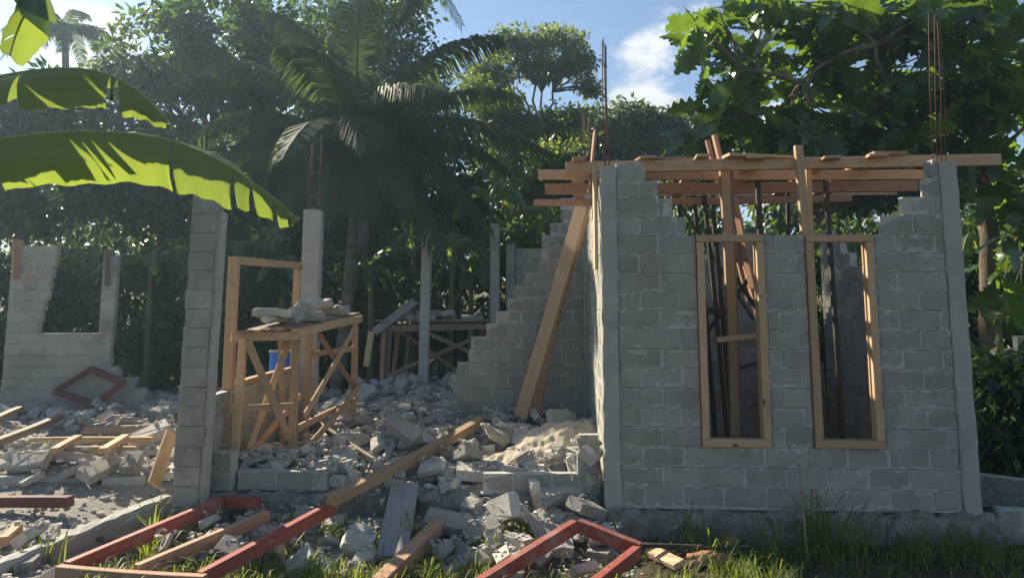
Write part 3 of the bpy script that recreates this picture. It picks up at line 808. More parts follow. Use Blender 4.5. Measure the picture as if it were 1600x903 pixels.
# red window frames lying in the foreground
def red_frame(name, corners, extra, w, h, label, mat='red_paint'):
    e = empty(name, corners[0][0], label, 'window frame')
    for (a, b, nm) in [(c[0], c[1], c[2]) for c in corners] + extra: timber(nm, a, b, w, h, mat, e)
    return e
zf = .07
A, B_, C_ = G(345, 786, zf + .12), G(104, 889, zf), G(312, 905, zf)
hd = G(520, 792, .24)
fr = empty('red_window_frame', (A.x, A.y, -.1), 'big red painted double window frame lying in the grass at lower left', 'window frame')
timber('jamb', A, B_, .07, .115, 'red_paint', fr)
LOOSE += [(A, B_), (hd, C_), (A, hd), (B_, C_)]
mtop = G(418, 806, .16); mbot = G(213, 893, zf)
timber('mullion', mtop, mbot, .07, .11, 'wood_red', fr)
timber('jamb', hd, C_, .07, .115, 'red_paint', fr)
timber('sill', B_ + Vector((-.03, -.06, 0)), C_ + Vector((.06, -.05, 0)), .07, .10, 'wood_red', fr)
timber('head', A + Vector((0, .06, 0)), A.lerp(hd, .34) + Vector((0, .05, 0)), .07, .11, 'red_paint', fr)
A, B_, C_ = G(897, 822, .16), G(1000, 858, .04), G(765, 905, .05)
fr = empty('red_window_frame', (A.x, A.y, -.1), 'red painted window frame corner pointing up out of the grass in the middle foreground', 'window frame')
dirn = (C_ - A); end = A + dirn * 1.55
timber('jamb', A, end, .08, .11, 'red_paint', fr)
timber('head', A + Vector((.04, .03, 0)), B_, .08, .11, 'red_paint', fr)
timber('jamb', B_ + dirn.normalized() * .06, B_ + dirn * 1.5, .08, .10, 'red_paint', fr)
timber('sill', end, B_ + dirn * 1.53, .08, .10, 'red_paint', fr)
LOOSE += [(A, end), (A, B_), (B_, B_ + dirn * 1.5)]
# red frame leaning among the rubble on the left
q0, q1, q2, q3 = P(142, 577, 13.05), P(194, 598, 12.92), P(146, 632, 12.62), P(87, 612, 12.85)
fr = empty('red_window_frame', q2, 'small red window frame, darkened in colour for shade, lying tilted on the rubble before the far left wall', 'window frame')
for a, b, nm in ((q0, q1, 'head'), (q1, q2, 'jamb'), (q2, q3, 'sill'), (q3, q0, 'jamb')): timber(nm, a, b, .08, .10, 'red_shaded', fr)

# ------------------------------------------------------------------ near scaffold
sc = empty('work_scaffold', (-2.7, 9.6, .2), 'braced orange timber scaffold with rubble on its deck behind the tall pillar', 'scaffold')
LA, LB, LC, LD = Vector((-2.52, 8.72, 0)), Vector((-3.02, 8.40, 0)), Vector((-2.27, 10.75, 0)), Vector((-2.86, 10.55, 0))
LB = Vector((P(377, 600, 8.36).x, 8.36, 0))
zn, zf_ = P(470, 520, 8.72).z, P(558, 498, 10.75).z
def leg(p, zt, lean=(0, 0), w=.085, name='leg'):
    z0 = tz(p.x, p.y) - .03
    return timber(name, (p.x + lean[0], p.y + lean[1], z0), (p.x, p.y, zt), w, w * .85, 'wood', sc)
leg(LA, zn); leg(LB, zn - .05, (-.05, 0)); leg(LC, zf_); leg(LD, zf_ - .02)
leg(LB.lerp(LD, .5), (zn + zf_) / 2 - .03, (.08, 0), .06)
def at(p, z): return Vector((p.x, p.y, z))
o = Vector((0, -.06, 0))
timber('ledger', at(LB, zn - .03) + Vector((-.12, -.05, 0)), at(LA, zn - .03) + Vector((.06, -.07, 0)), .05, .10, 'wood', sc)
timber('ledger', at(LA, zn) + Vector((.06, -.1, 0)), at(LC, zf_) + Vector((.06, .12, 0)), .05, .10, 'wood', sc)
timber('ledger', at(LB, zn - .05) + Vector((-.06, 0, 0)), at(LD, zf_ - .03) + Vector((-.06, .1, 0)), .05, .10, 'wood', sc)
timber('ledger', at(LD, zf_ - .02) + Vector((0, .05, 0)), at(LC, zf_) + Vector((0, .06, 0)), .05, .10, 'wood', sc)
timber('ledger', at(LB, .98) + Vector((-.1, -.05, 0)), at(LA, .98) + Vector((.06, -.07, 0)), .04, .075, 'wood', sc)
timber('ledger', at(LA, .72) + Vector((.05, 0, 0)), at(LC, .8) + Vector((.06, 0, 0)), .04, .075, 'wood', sc)
timber('ledger', at(LD, 1.45) + Vector((.05, -.06, 0)), at(LC, 1.52) + Vector((.06, -.06, 0)), .04, .08, 'wood', sc)
timber('brace', at(LB, zn - .08) + Vector((.08, -.08, 0)), at(LA, .62) + Vector((-.02, -.09, 0)), .03, .085, 'wood', sc)
timber('brace', at(LA, zn - .1) + Vector((-.12, .1, 0)), at(LB, .35) + Vector((.02, .1, 0)), .03, .08, 'wood', sc)
timber('brace', at(LA, .42) + Vector((.09, -.02, 0)), at(LC, 1.0) + Vector((.10, 0, 0)), .03, .09, 'wood', sc)
timber('brace', at(LA, .85) + Vector((.1, .1, 0)), at(LC, zf_ - .1) + Vector((.07, -.3, 0)), .03, .085, 'wood', sc)
timber('brace', at(LA.lerp(LC, .3), zn - .05) + Vector((.03, 0, 0)), at(LC, .95) + Vector((.03, 0, 0)), .03, .085, 'wood_red', sc)
timber('brace', at(LB, .42) + Vector((.05, -.02, 0)), at(LA.lerp(LD, .4), 1.0), .03, .075, 'wood_red', sc)
for i in range(5):                               # deck boards
    f0, f1 = (i + .5) / 5, (i + .5) / 5
    a = LB.lerp(LA, f0); b = LD.lerp(LC, f1)
    za, zb = zn - .05 + .05 * f0 + .065, zf_ - .02 + .02 * f1 + .065
    d = (b - a).normalized()
    timber('deck_board', at(a - d * R.uniform(.1, .2), za), at(b + d * R.uniform(.1, .25), zb + .01), .13, .03, 'wood' if i % 2 else 'wood_old', sc)
DECK = (LA, LB, LC, LD, zn, zf_)

# ------------------------------------------------------------------ far scaffold
s2 = empty('work_scaffold', P(660, 600, 16.6), 'distant grey brown timber scaffold with loose blocks on its deck beside the slim pale column', 'scaffold')
z2 = P(660, 506, 16.6).z
def t2(name, a, b, w, h, mat='wood_old'): return timber(name, P(*a), P(*b), w, h, mat, s2)
for (pa, pb, d, mt) in ((600, 596, 16.3, 'wood_red'), (610, 604, 16.5, 'wood_old'), (622, 612, 17.3, 'wood_red'), (640, 632, 17.5, 'wood_old'), (735, 738, 16.4, 'wood_old'), (752, 754, 17.4, 'wood_old')):
    b = P(pb, 600, d); timber('leg', (b.x, d, tz(b.x, d) - .03), P(pa, 512, d), .10, .08, mt, s2)
t2('ledger', (590, 514, 16.25), (768, 509, 16.3), .06, .14); t2('ledger', (592, 510, 17.4), (768, 505, 17.4), .06, .12)
t2('ledger', (592, 512, 16.2), (610, 509, 17.5), .05, .12)
t2('brace', (604, 588, 16.2), (735, 531, 16.2), .03, .09); t2('brace', (640, 508, 16.2), (738, 552, 16.25), .03, .09); t2('brace', (622, 515, 17.3), (730, 590, 17.3), .03, .09)
for i in range(5):
    d = 16.25 + i * .29
    timber('deck_board', P(588, 507, 16.4) * 0 + Vector((P(588, 507, 16.4).x, d, z2 + .075)), Vector((P(770, 507, 16.4).x, d, z2 + .085)), .25, .03, 'wood_old', s2)
DECK2 = (P(600, 500, 16.4).x, P(765, 500, 16.4).x, 16.2, 17.4, z2 + .1)
timber('roof_board', P(584, 519, 16.1), P(648, 470, 16.3), .30, .03, 'wood_grey', None, .5, label='grey sheet board leaning up over the end of the far scaffold', cat='board')
timber('roof_board', P(652, 505, 16.5), P(645, 476, 16.6), .16, .03, 'red_paint', None, .3, label='small red board showing beneath the grey sheet on the far scaffold', cat='board')
timber('plank', P(572, 572, 16.0), P(580, 518, 16.0), .13, .03, 'wood_pale', None, .3, label='pale upright plank hanging at the left end of the far scaffold', cat='board')

# ------------------------------------------------------------------ blue drum seen through the near scaffold
def drum():
    b = G(438, 600, .25); d = 12.6; x = P(438, 560, d).x
    e = empty('water_drum', (x, d, tz(x, d)), 'bright blue plastic drum behind the near scaffold', 'drum')
    z0 = tz(x, d) - .02; z1 = P(438, 549, d).z; r = .17
    ring = [(0, z0), (.9 * r, z0), (r, z0 + .03), (r, z0 + .25), (r * 1.04, z0 + .28), (r, z0 + .31), (r, (z0 + z1) / 2), (r * 1.04, (z0 + z1) / 2 + .03), (r, (z0 + z1) / 2 + .06), (r, z1 - .06), (r * .95, z1 - .02), (r * .9, z1)]
    V, F = [], []; n = 20
    for (rr_, z) in ring:
        for k in range(n): V.append((x + max(rr_, .001) * math.cos(2 * math.pi * k / n), d + max(rr_, .001) * math.sin(2 * math.pi * k / n), z))
    for i in range(len(ring) - 1):
        for k in range(n): F.append((i * n + k, i * n + (k + 1) % n, (i + 1) * n + (k + 1) % n, (i + 1) * n + k))
    obj('body', mk_mesh('body', V, F, 'blue', True), I4, e)
    V, F = [], []
    for (rr_, z) in ((.93 * r, z1 - .015), (1.08 * r, z1 - .015), (1.08 * r, z1 + .02), (.93 * r, z1 + .02)):
        for k in range(n): V.append((x + rr_ * math.cos(2 * math.pi * k / n), d + rr_ * math.sin(2 * math.pi * k / n), z))
    for i in range(4):
        for k in range(n): F.append((i * n + k, i * n + (k + 1) % n, ((i + 1) % 4) * n + (k + 1) % n, ((i + 1) % 4) * n + k))
    obj('rim', mk_mesh('rim', V, F, 'concrete', False), I4, e)
drum()

# ------------------------------------------------------------------ right edge: low walls and junk beside the house
def low_wall(p0, p1, rows_, z0, label, seed):
    p0, p1 = Vector(p0), Vector(p1); rng = random.Random(seed)
    e = empty('low_block_wall', (p0.x, p0.y, z0), label, 'wall')
    Mx = Matrix.Translation((p0.x, p0.y, 0)) @ Matrix.Rotation(math.atan2(p1.y - p0.y, p1.x - p0.x), 4, 'Z')
    L_ = (p1 - p0).length
    masonry(e, Mx, z0, {k: [(0, L_ - .1 * (k == rows_ - 1), 0, k == rows_ - 1)] for k in range(rows_)}, rng, thick=1.3)
    return e
a = G(1532, 812, .02); low_wall((a.x + .1, a.y - .1, 0), (a.x + 1.5, a.y - .25, 0), 2, -.22, 'low dark block footing at the right edge beside the house corner', 21)
a = P(1550, 770, 8.6); low_wall((a.x, 8.9, 0), (a.x + .9, 8.1, 0), 2, -.2, 'slanting low block wall just right of the house corner', 22)
a = P(1588, 560, 12.0); low_wall((a.x, 12.0, 0), (a.x + 1.6, 12.0, 0), 9, -.1, 'grey block wall stub at the right edge behind the tree trunk', 23)
timber('pole', P(1543, 554, 11.2), P(1582, 545, 11.6), .04, .04, 'wood_old', None, label='thin pale pole propped between the tree trunk and the right wall stub', cat='pole')
timber('scrap_board', P(1548, 668, 10.4), P(1580, 650, 10.6), .5, .04, 'wood_old', None, .5, label='dark brown scrap board dumped right of the house corner', cat='board')

# bent pipe and stick in the grass before the house
pipe = [G(1000, 851, .0), G(1060, 853, -.02), G(1120, 855, -.03), G(1180, 853, -.01), G(1225, 846, .02), G(1252, 839, .05)]
tag(obj('bent_pipe', mk_mesh('bent_pipe', *tube_geo(pipe, [.022] * 6, 8), 'pole', True)), 'dark bent pipe lying in the grass below the left window', 'pipe')
stk = [G(1262, 885, -.15), G(1257, 820, -.15) * 0 + P(1257, 820, 6.55), P(1251, 760, 6.6), P(1249, 722, 6.62)]
tag(obj('stick', mk_mesh('stick', *tube_geo(stk, [.014, .012, .009, .005], 6, .1), 'wood_old', True)), 'thin upright stick in the grass before the house', 'stick')

# ------------------------------------------------------------------ rubble: dropped piece by piece on a height map
KEEP = [(Vector(a), Vector(b)) for a, b in LOOSE]
CELL = .03
HX0, HY0, HNX, HNY = -11.0, 4.4, 410, 450
gx = HX0 + (np.arange(HNX) + .5) * CELL; gy = HY0 + (np.arange(HNY) + .5) * CELL
HMAP = terrain(*np.meshgrid(gx, gy))
def chunk_variant(seed, size, kind):
    rng = random.Random(seed)
    a, b, c = size
    pts = []
    if kind == 'block':                       # a block with knocked-off corners
        for sx_ in (-1, 1):
            for sy_ in (-1, 1):
                for sz_ in (-1, 1):
                    if rng.random() < .28:
                        pts += [(sx_ * a / 2 * rng.uniform(.4, .8), sy_ * b / 2, sz_ * c / 2), (sx_ * a / 2, sy_ * b / 2 * rng.uniform(.3, .8), sz_ * c / 2), (sx_ * a / 2, sy_ * b / 2, sz_ * c / 2 * rng.uniform(.1, .7))]
                    else: pts.append((sx_ * a / 2 * rng.uniform(.95, 1), sy_ * b / 2 * rng.uniform(.95, 1), sz_ * c / 2 * rng.uniform(.94, 1)))
    else:
        for i in range(13):
            v = Vector((rng.gauss(0, 1), rng.gauss(0, 1), rng.gauss(0, 1))).normalized()
            m = max(abs(v.x), abs(v.y), abs(v.z)) ** .75
            pts.append((v.x / m * a / 2, v.y / m * b / 2, v.z / m * c / 2))
    V, F = hull_geo(pts)
    bm = bmesh.new()
    vs_ = [bm.verts.new(v) for v in V]
    for f in F: bm.faces.new([vs_[i] for i in f])
    bmesh.ops.dissolve_limit(bm, angle_limit=math.radians(4), verts=bm.verts, edges=bm.edges)
    bmesh.ops.bevel(bm, geom=list(bm.edges), offset=min(a, b, c) * .05, segments=1, affect='EDGES', clamp_overlap=True)
    for v in bm.verts: v.co += Vector((rng.uniform(-1, 1) * .004 for _ in range(3)))
    bm.verts.index_update()
    out = [tuple(v.co) for v in bm.verts], [tuple(v.index for v in f.verts) for f in bm.faces]
    bm.free(); return out
CV = []
for i in range(10): CV.append((chunk_variant(100 + i, (.37, .19, .10), 'block'), (.37, .19, .10)))
for i in range(8): CV.append((chunk_variant(200 + i, (.20 + .02 * (i % 3), .17, .10), 'block'), (.22, .17, .10)))
for i in range(10): CV.append((chunk_variant(300 + i, (.20, .15, .11), 'lump'), (.2, .15, .11)))
CV_ME = [mk_mesh('rubble_block', v, f, 'rubble') for (v, f), s in CV]
LOWV = []
for i in range(8):                               # cheap lumps for the countless small pieces
    rng = random.Random(500 + i)
    V, F = hull_geo([(sx_ * rng.uniform(.25, .5), sy_ * rng.uniform(.25, .5), sz_ * rng.uniform(.2, .5)) for sx_ in (-1, 1) for sy_ in (-1, 1) for sz_ in (-1, 1)])
    LOWV.append((V, F))
def drop(x, y, size, scale, rng, tilt=.25, sink=.3, yaw=None, raise_map=True, cap=.15, keep=True):
    a, b, c = [s * scale for s in size]
    r = max(a, b) / 2
    i0, i1 = int((x - r - HX0) / CELL), int((x + r - HX0) / CELL) + 1
    j0, j1 = int((y - r - HY0) / CELL), int((y + r - HY0) / CELL) + 1
    if i0 < 1 or j0 < 1 or i1 >= HNX - 1 or j1 >= HNY - 1: return None
    yaw = rng.uniform(0, math.pi * 2) if yaw is None else yaw
    sub = HMAP[j0:j1, i0:i1]
    X, Y = np.meshgrid(gx[i0:i1] - x, gy[j0:j1] - y)
    cx_, sy_ = math.cos(yaw), math.sin(yaw)
    U, W = X * cx_ + Y * sy_, -X * sy_ + Y * cx_
    ins = (abs(U) <= a / 2 * .95) & (abs(W) <= b / 2 * .95)
    base = float(HBASE[int((y - HY0) / CELL), int((x - HX0) / CELL)])
    if np.percentile(sub, 70) - base > cap: return None
    if keep and base - float(terrain(x, y)) > .07: return None
    if keep and x < LWX - .5 and 7.45 < y < 8.45: return None
    if keep and x > -.55 and FRONT_Y - .2 < y < FRONT_Y + .26: return None
    if keep and x < LWX + 1.2 and FRONT_Y - .2 < y < FRONT_Y + .25: return None
    for (qa, qb) in KEEP:
        d_ = qb - qa; t_ = max(0, min(1, ((x - qa.x) * d_.x + (y - qa.y) * d_.y) / (d_.x ** 2 + d_.y ** 2 + 1e-9)))
        if math.hypot(x - qa.x - d_.x * t_, y - qa.y - d_.y * t_) < r * .75 + .10 and keep: return None
    if ins.sum() < 3: ins = np.ones_like(sub, bool)
    A = np.stack([X[ins], Y[ins], np.ones(ins.sum())], 1)
    co, *_ = np.linalg.lstsq(A, sub[ins], rcond=None)
    sxp, syp = np.clip(co[0], -.7, .7), np.clip(co[1], -.7, .7)
    nrm = Vector((-sxp, -syp, 1)).normalized()
    q = Vector((0, 0, 1)).rotation_difference(nrm)
    Rm = q.to_matrix().to_4x4() @ Matrix.Rotation(yaw, 4, 'Z') @ Matrix.Rotation(rng.gauss(0, tilt), 4, 'X') @ Matrix.Rotation(rng.gauss(0, tilt), 4, 'Y')
    zl = max(float(co[2]), float(np.percentile(sub[ins], 60)))
    # lowest corner sinks a little into what lies below
    cor = [Rm @ Vector((su * a / 2, sv * b / 2, sw_ * c / 2)) for su in (-1, 1) for sv in (-1, 1) for sw_ in (-1, 1)]
    zc = zl - min(v.z for v in cor) * (1 - sink)
    if raise_map:
        top = zc + max(v.z for v in cor) * .75
        sub[ins] = np.maximum(sub[ins], top - abs(U[ins]) / a * c * .4)
    return Matrix.Translation((x, y, zc)) @ Rm @ Matrix.Scale(scale, 4)
# sand heap against the side wall of the house
def sand():
    c0_, c1_ = G(905, 655, .62), G(770, 700, .42)
    nx, ny = 110, 110
    xs = np.linspace(-1.0, 1.02, nx); ys = np.linspace(8.08, 10.4, ny)
    X, Y = np.meshgrid(xs, ys)
    h = .46 * np.exp(-(((X - .78) / .75) ** 2 + ((Y - 9.25) / .62) ** 2)) + .22 * np.exp(-(((X - .1) / .55) ** 2 + ((Y - 8.9) / .45) ** 2))
    h += (vnoise(X, Y, .33, 5) - .5) * .12 + (vnoise(X, Y, .13, 6) - .5) * .07 + (vnoise(X, Y, .055, 16) - .5) * .045 + (vnoise(X, Y, .026, 17) - .5) * .022
    Z = terrain(X, Y) - .04 + h
    for yy in range(HNY):
        if ys[0] < gy[yy] < ys[-1]:
            jj = int((gy[yy] - ys[0]) / (ys[1] - ys[0])); xi = ((gx - xs[0]) / (xs[1] - xs[0])).astype(int); ok = (xi >= 0) & (xi < nx)
            HMAP[yy, ok] = np.maximum(HMAP[yy, ok], Z[jj, xi[ok]])
    V = np.stack([X, Y, Z], -1).reshape(-1, 3)
    i = (np.arange(ny - 1)[:, None] * nx + np.arange(nx - 1)[None]).ravel()
    tag(obj('sand_heap', mk_mesh('sand_heap', V, np.stack([i, i + 1, i + nx + 1, i + nx], 1), 'sand', True)), 'pale sunlit sand heap against the side wall of the block house', 'sand', kind='stuff')
sand()

HBASE = HMAP.copy()
rngR = random.Random(77)
NAMED = []
def drop_obj(px, py, vi, scale, label, yaw=None, tilt=.2, z=None, rot=None, group=None, mat=None, cat='block', name='rubble_block'):
    g = gz(px, py)
    Mt = drop(g.x, g.y, CV[vi][1], scale, rngR, tilt, .2, yaw, True, .6, False)
    if Mt is None: return
    me = CV_ME[vi]
    if rot is not None:
        t = Mt.translation.copy(); Mt = Matrix.Translation(t + Vector((0, 0, .04))) @ rot @ Matrix.Scale(scale, 4)
    o = obj(name, me, Mt)
    return tag(o, label, cat, group)
rx = lambda a: Matrix.Rotation(math.radians(a), 4, 'X'); ry = lambda a: Matrix.Rotation(math.radians(a), 4, 'Y'); rz = lambda a: Matrix.Rotation(math.radians(a), 4, 'Z')
drop_obj(783, 826, 1, 1.25, 'large slab of grey block standing on edge beside the red corner frame', rot=rz(20) @ rx(62) @ ry(-70))
drop_obj(838, 806, 2, 1.0, 'upright split grey block just left of the red frame corner', rot=rz(10) @ ry(80))
drop_obj(875, 800, 3, 1.2, 'long grey block tilted above the red frame corner', yaw=.3, tilt=.2)
drop_obj(700, 838, 4, 1.2, 'flat broken slab piece right of the foreground timber', yaw=-.2, tilt=.1)
drop_obj(740, 815, 12, 1.1, 'jagged lump of block behind the flat slab piece in the foreground')
drop_obj(860, 832, 5, .9, 'narrow sliver of block lying along the red frame', yaw=.9)
drop_obj(920, 775, 22, 1.5, 'round white-edged lump of concrete at the house corner', tilt=.3)
drop_obj(925, 805, 13, 1.2, 'grey chunk below the round lump at the house corner')
drop_obj(305, 775, 11, 1.5, 'big broken block leaning at the right foot of the tall pillar', rot=rz(30) @ ry(40))
drop_obj(330, 760, 6, 1.1, 'second broken block piled behind the big one at the tall pillar foot', rot=rz(-30) @ ry(35))
drop_obj(40, 722, 7, 1.15, 'tilted whole block standing on the smooth ledge at left', yaw=.5, tilt=.25)
drop_obj(110, 722, 8, 1.2, 'flat pale block lying on the smooth ledge beside the bright grass tuft', yaw=.15, tilt=.08)
drop_obj(232, 700, 9, 1.4, 'long grey slab tilted up towards the tall pillar', yaw=.7, tilt=.2)
drop_obj(180, 660, 20, 1.6, 'rounded boulder-like lump in the left rubble')
drop_obj(140, 640, 0, 1.5, 'long concrete piece bridging the left rubble below the small red frame', yaw=-.3, tilt=.12)
drop_obj(50, 648, 21, 1.6, 'large dusty lump near the slanting weathered timber')
drop_obj(662, 655, 10, 1.5, 'broad block fragment lying before the left end of the broken partition')
drop_obj(612, 690, 14, 1.3, 'pale fragment sunlit on top beside the long squared timber')
drop_obj(805, 697, 1, 1.1, 'dark faced block standing on the foundation in the middle', rot=rz(-10) @ rx(70))
drop_obj(833, 680, 15, 1.1, 'squarish brown-grey chunk half sunk in the sand heap')
drop_obj(878, 692, 3, 1.1, 'rough block leaning on the three-course stub left of the house', rot=rz(5) @ rx(60) @ ry(20))
drop_obj(545, 715, 2, 1.2, 'split block with a bright broken edge in the middle rubble', rot=rz(60) @ rx(50))
drop_obj(495, 745, 4, 1.1, 'block lying against the foundation below the near scaffold', yaw=.1)
drop_obj(615, 770, 16, 1.0, 'small chunk on the foundation edge behind the grey plank')

def in_view(x, y, z, m=30):
    px, py = to_px((x, y, z)); return -m < px < 1600 + m and -m < py < 903 + m
ZONES = [  # x range, y range, share, label, group
    ((-2.95, .85), (8.05, 9.6), 74, 'loose broken grey block in the rubble between near scaffold and sand heap', 'rubble blocks in the bay'),
    ((-2.2, .6), (9.6, 11.1), 36, 'loose broken block in the rubble just before the broken partition', 'rubble blocks before the partition'),
    ((-3.0, -.9), (11.3, 15.5), 28, 'loose broken block in the far rubble between the slim column and near scaffold', 'rubble blocks behind the bay'),
    ((-9.5, -3.8), (8.5, 12.6), 52, 'loose broken block in the left rubble field beyond the concrete ledge', 'rubble blocks in the left room'),
    ((-5.4, -3.85), (5.6, 7.4), 9, 'loose broken block in the lower left corner beside the diagonal foundation strip', 'rubble blocks in the lower left corner'),
    ((-3.0, .85), (6.5, 7.65), 62, 'loose broken block on the ground in front of the foundation', 'rubble blocks before the foundation'),
]
def _mid(a, b): return (a + b) / 2
MARKS = [(G(850, 690, .4), 'beside the sand heap'), (LA, 'at the front foot of the near scaffold'), (LC, 'at the rear foot of the near scaffold'), (_mid(LA, LC), 'beneath the near scaffold'), (G(630, 720, .3), 'beside the long squared timber'), (G(740, 660, .4), 'by the upper end of the long squared timber'),
         (G(700, 650, .4), 'at the left foot of the broken partition'), (P(815, 650, 10.8), 'near the foot of the leaning boards'), (P(661, 610, 15), 'before the slim pale column'), (P(560, 610, 14), 'in the far rubble behind the near scaffold'), (P(610, 620, 12.5), 'in the rubble between near and far scaffold'), (G(560, 740, .3), 'on the foundation edge in the middle'), (G(450, 740, .3), 'behind the row of three blocks'), (G(820, 740, .3), 'behind the surviving front course'),
         (G(60, 720, .2), 'on the concrete ledge at left'), (G(190, 720, .2), 'on the short ledge left of the tall pillar'), (G(130, 695, .3), 'beside the ladder-like rails'), (G(40, 670, .3), 'by the slanting weathered timber'), (P(140, 632, 11.8), 'before the small tilted red frame'), (P(240, 620, 12), 'in the rubble field left of the tall pillar'), (P(60, 640, 12), 'at the foot of the far left wall'), (G(220, 665, .3), 'behind the grey brown level beam'),
         (G(60, 790, .1), 'beside the shade-darkened red beam'), (G(60, 850, .1), 'in the lower left corner'), (G(180, 800, .1), 'along the diagonal foundation strip'), (G(300, 830, 0), 'inside the big red frame'), (G(450, 830, 0), 'right of the big red frame'), (G(620, 810, 0), 'beside the wide grey plank'), (G(700, 830, 0), 'right of the foreground timber'), (G(800, 830, 0), 'left of the red corner frame'), (G(900, 850, 0), 'inside the red corner frame'), (G(930, 800, 0), 'at the house corner'), (G(820, 790, 0), 'below the surviving front course')]
def rubble_label(x, y, vi, s):
    m = min(MARKS, key=lambda q: (q[0].x - x) ** 2 + (q[0].y - y) ** 2)[1]
    shape = ('whole' if vi < 5 else 'chipped') + ' block' if vi < 10 else 'half block' if vi < 18 else 'rounded lump'
    return ('big' if s > 1.08 else 'smaller') + ' grey ' + shape + ' lying loose ' + m
for (xr, yr, n, lab, grp) in ZONES:
    k = tries = 0
    while k < n and tries < n * 60:
        tries += 1
        x, y = rngR.uniform(*xr), yr[0] + (yr[1] - yr[0]) * rngR.random() ** 1.2
        if not in_view(x, y, tz(x, y) + .1): continue
        if min((abs(x - LA.x) + abs(y - LA.y), abs(x - LC.x) + abs(y - LC.y))) < .2: continue
        big = y < 10
        vi = rngR.randrange(0, 18) if rngR.random() < .85 else rngR.randrange(18, 28)
        sc_ = rngR.uniform(.8, 1.3)
        if yr[0] < 7: sc_ *= .85
        Mt = drop(x, y, CV[vi][1], sc_, rngR, .11)
        if Mt is None: continue
        tag(obj('rubble_block', CV_ME[vi], Mt), rubble_label(x, y, vi, sc_), 'block', 'loose rubble blocks on the ground')
        k += 1
# rubble lying on the two scaffold decks
for i in range(24):
    u, v = rngR.uniform(.12, .86), rngR.uniform(.02, .95)
    p = LB.lerp(LA, u).lerp(LD.lerp(LC, u), v); z = (zn + .09) * (1 - v) + (zf_ + .11) * v
    vi = rngR.choice([0, 3, 5, 11, 12, 19, 20, 22, 24]); s = rngR.uniform(.8, 1.25); lvl = 0 if i < 16 else .09
    Mt = Matrix.Translation((p.x, p.y, z + CV[vi][1][2] * s / 2 + lvl - .012)) @ Matrix.Rotation(rngR.uniform(0, 6), 4, 'Z') @ Matrix.Rotation(rngR.gauss(0, .1 + lvl), 4, 'X') @ Matrix.Scale(s, 4)
    tag(obj('rubble_block', CV_ME[vi], Mt), ('upper ' if lvl else 'lower ') + ('block' if vi < 10 else 'half block' if vi < 18 else 'lump') + ' in the heap on the near scaffold deck, ' + ('front end' if v < .33 else 'middle' if v < .66 else 'rear end'), 'block', 'rubble on the near scaffold')
for i in range(16):
    x = rngR.uniform(DECK2[0] + .3, DECK2[1]); y = rngR.uniform(DECK2[2] + .1, DECK2[3] - .1)
    vi = rngR.randrange(0, 18); s = rngR.uniform(.8, 1.2)
    Mt = Matrix.Translation((x, y, DECK2[4] + CV[vi][1][2] * s / 2 - .01 + (.09 if i > 9 else 0))) @ Matrix.Rotation(rngR.uniform(0, 6), 4, 'Z') @ Matrix.Rotation(rngR.gauss(0, .12), 4, 'X') @ Matrix.Scale(s, 4)
    tag(obj('rubble_block', CV_ME[vi], Mt), ('whole ' if vi < 10 else 'half ') + 'grey block on the far scaffold deck, ' + ('upper layer' if i > 9 else 'lower layer') + (', left part' if x < (DECK2[0] + DECK2[1]) / 2 else ', right part'), 'block', 'blocks on the far scaffold')

# the rest of the rubble, too small or too many to tell apart
def debris():
    gv, gf, off = [], [], 0
    def put(Mt, V, F):
        nonlocal off
        A = np.array(Mt); v = np.array(V) @ A[:3, :3].T + A[:3, 3]
        gv.append(v); gf.extend([tuple(i + off for i in f) for f in F]); off += len(v)
    for (xr, yr, n, smin, smax) in (((-3.0, .9), (8.02, 11.2), 600, .12, .38), ((-3.1, -.6), (11.2, 17), 460, .15, .42), ((-10.5, -3.75), (8.3, 16), 600, .14, .42), ((-5.6, -3.8), (5.4, 7.5), 60, .06, .2), ((-3.0, 1.0), (6.3, 7.75), 420, .06, .26)):
        for i in range(n):
            x, y = rngR.uniform(*xr), rngR.uniform(*yr)
            s = smin + (smax - smin) * rngR.random() ** 2
            V, F = rngR.choice(LOWV)
            Mt = drop(x, y, (1, .75, .34), s, rngR, .12, .35)
            if Mt is None: continue
            put(Mt @ Matrix.Diagonal((1, .75, .34, 1)), V, F)
    for (xr, yr, n, smin, smax) in (((-3.1, 1.0), (7.9, 12), 7000, .015, .09), ((-9, -3.7), (5.4, 12), 6000, .015, .09), ((-3.2, 1.2), (6.0, 7.8), 2200, .012, .06)):
        for i in range(n):
            x, y = rngR.uniform(*xr), rngR.uniform(*yr)
            ix, iy = int((x - HX0) / CELL), int((y - HY0) / CELL)
            if not (0 <= ix < HNX and 0 <= iy < HNY): continue
            if HBASE[iy, ix] - float(terrain(x, y)) > .06 and rngR.random() > .12: continue
            s = smin + (smax - smin) * rngR.random() ** 2.5
            V, F = rngR.choice(LOWV)
            put(Matrix.Translation((x, y, HMAP[iy, ix] + s * .15)) @ Matrix.Rotation(rngR.uniform(0, 6), 4, 'Z') @ Matrix.Rotation(rngR.gauss(0, .4), 4, 'X') @ Matrix.Diagonal((s, s * .8, s * .55, 1)), V, F)
    me = mk_mesh('rubble', np.concatenate(gv), gf, 'rubble')
    tag(obj('rubble', me), 'small broken block pieces and mortar crumbs strewn over the ruin', 'rubble', kind='stuff')
debris()

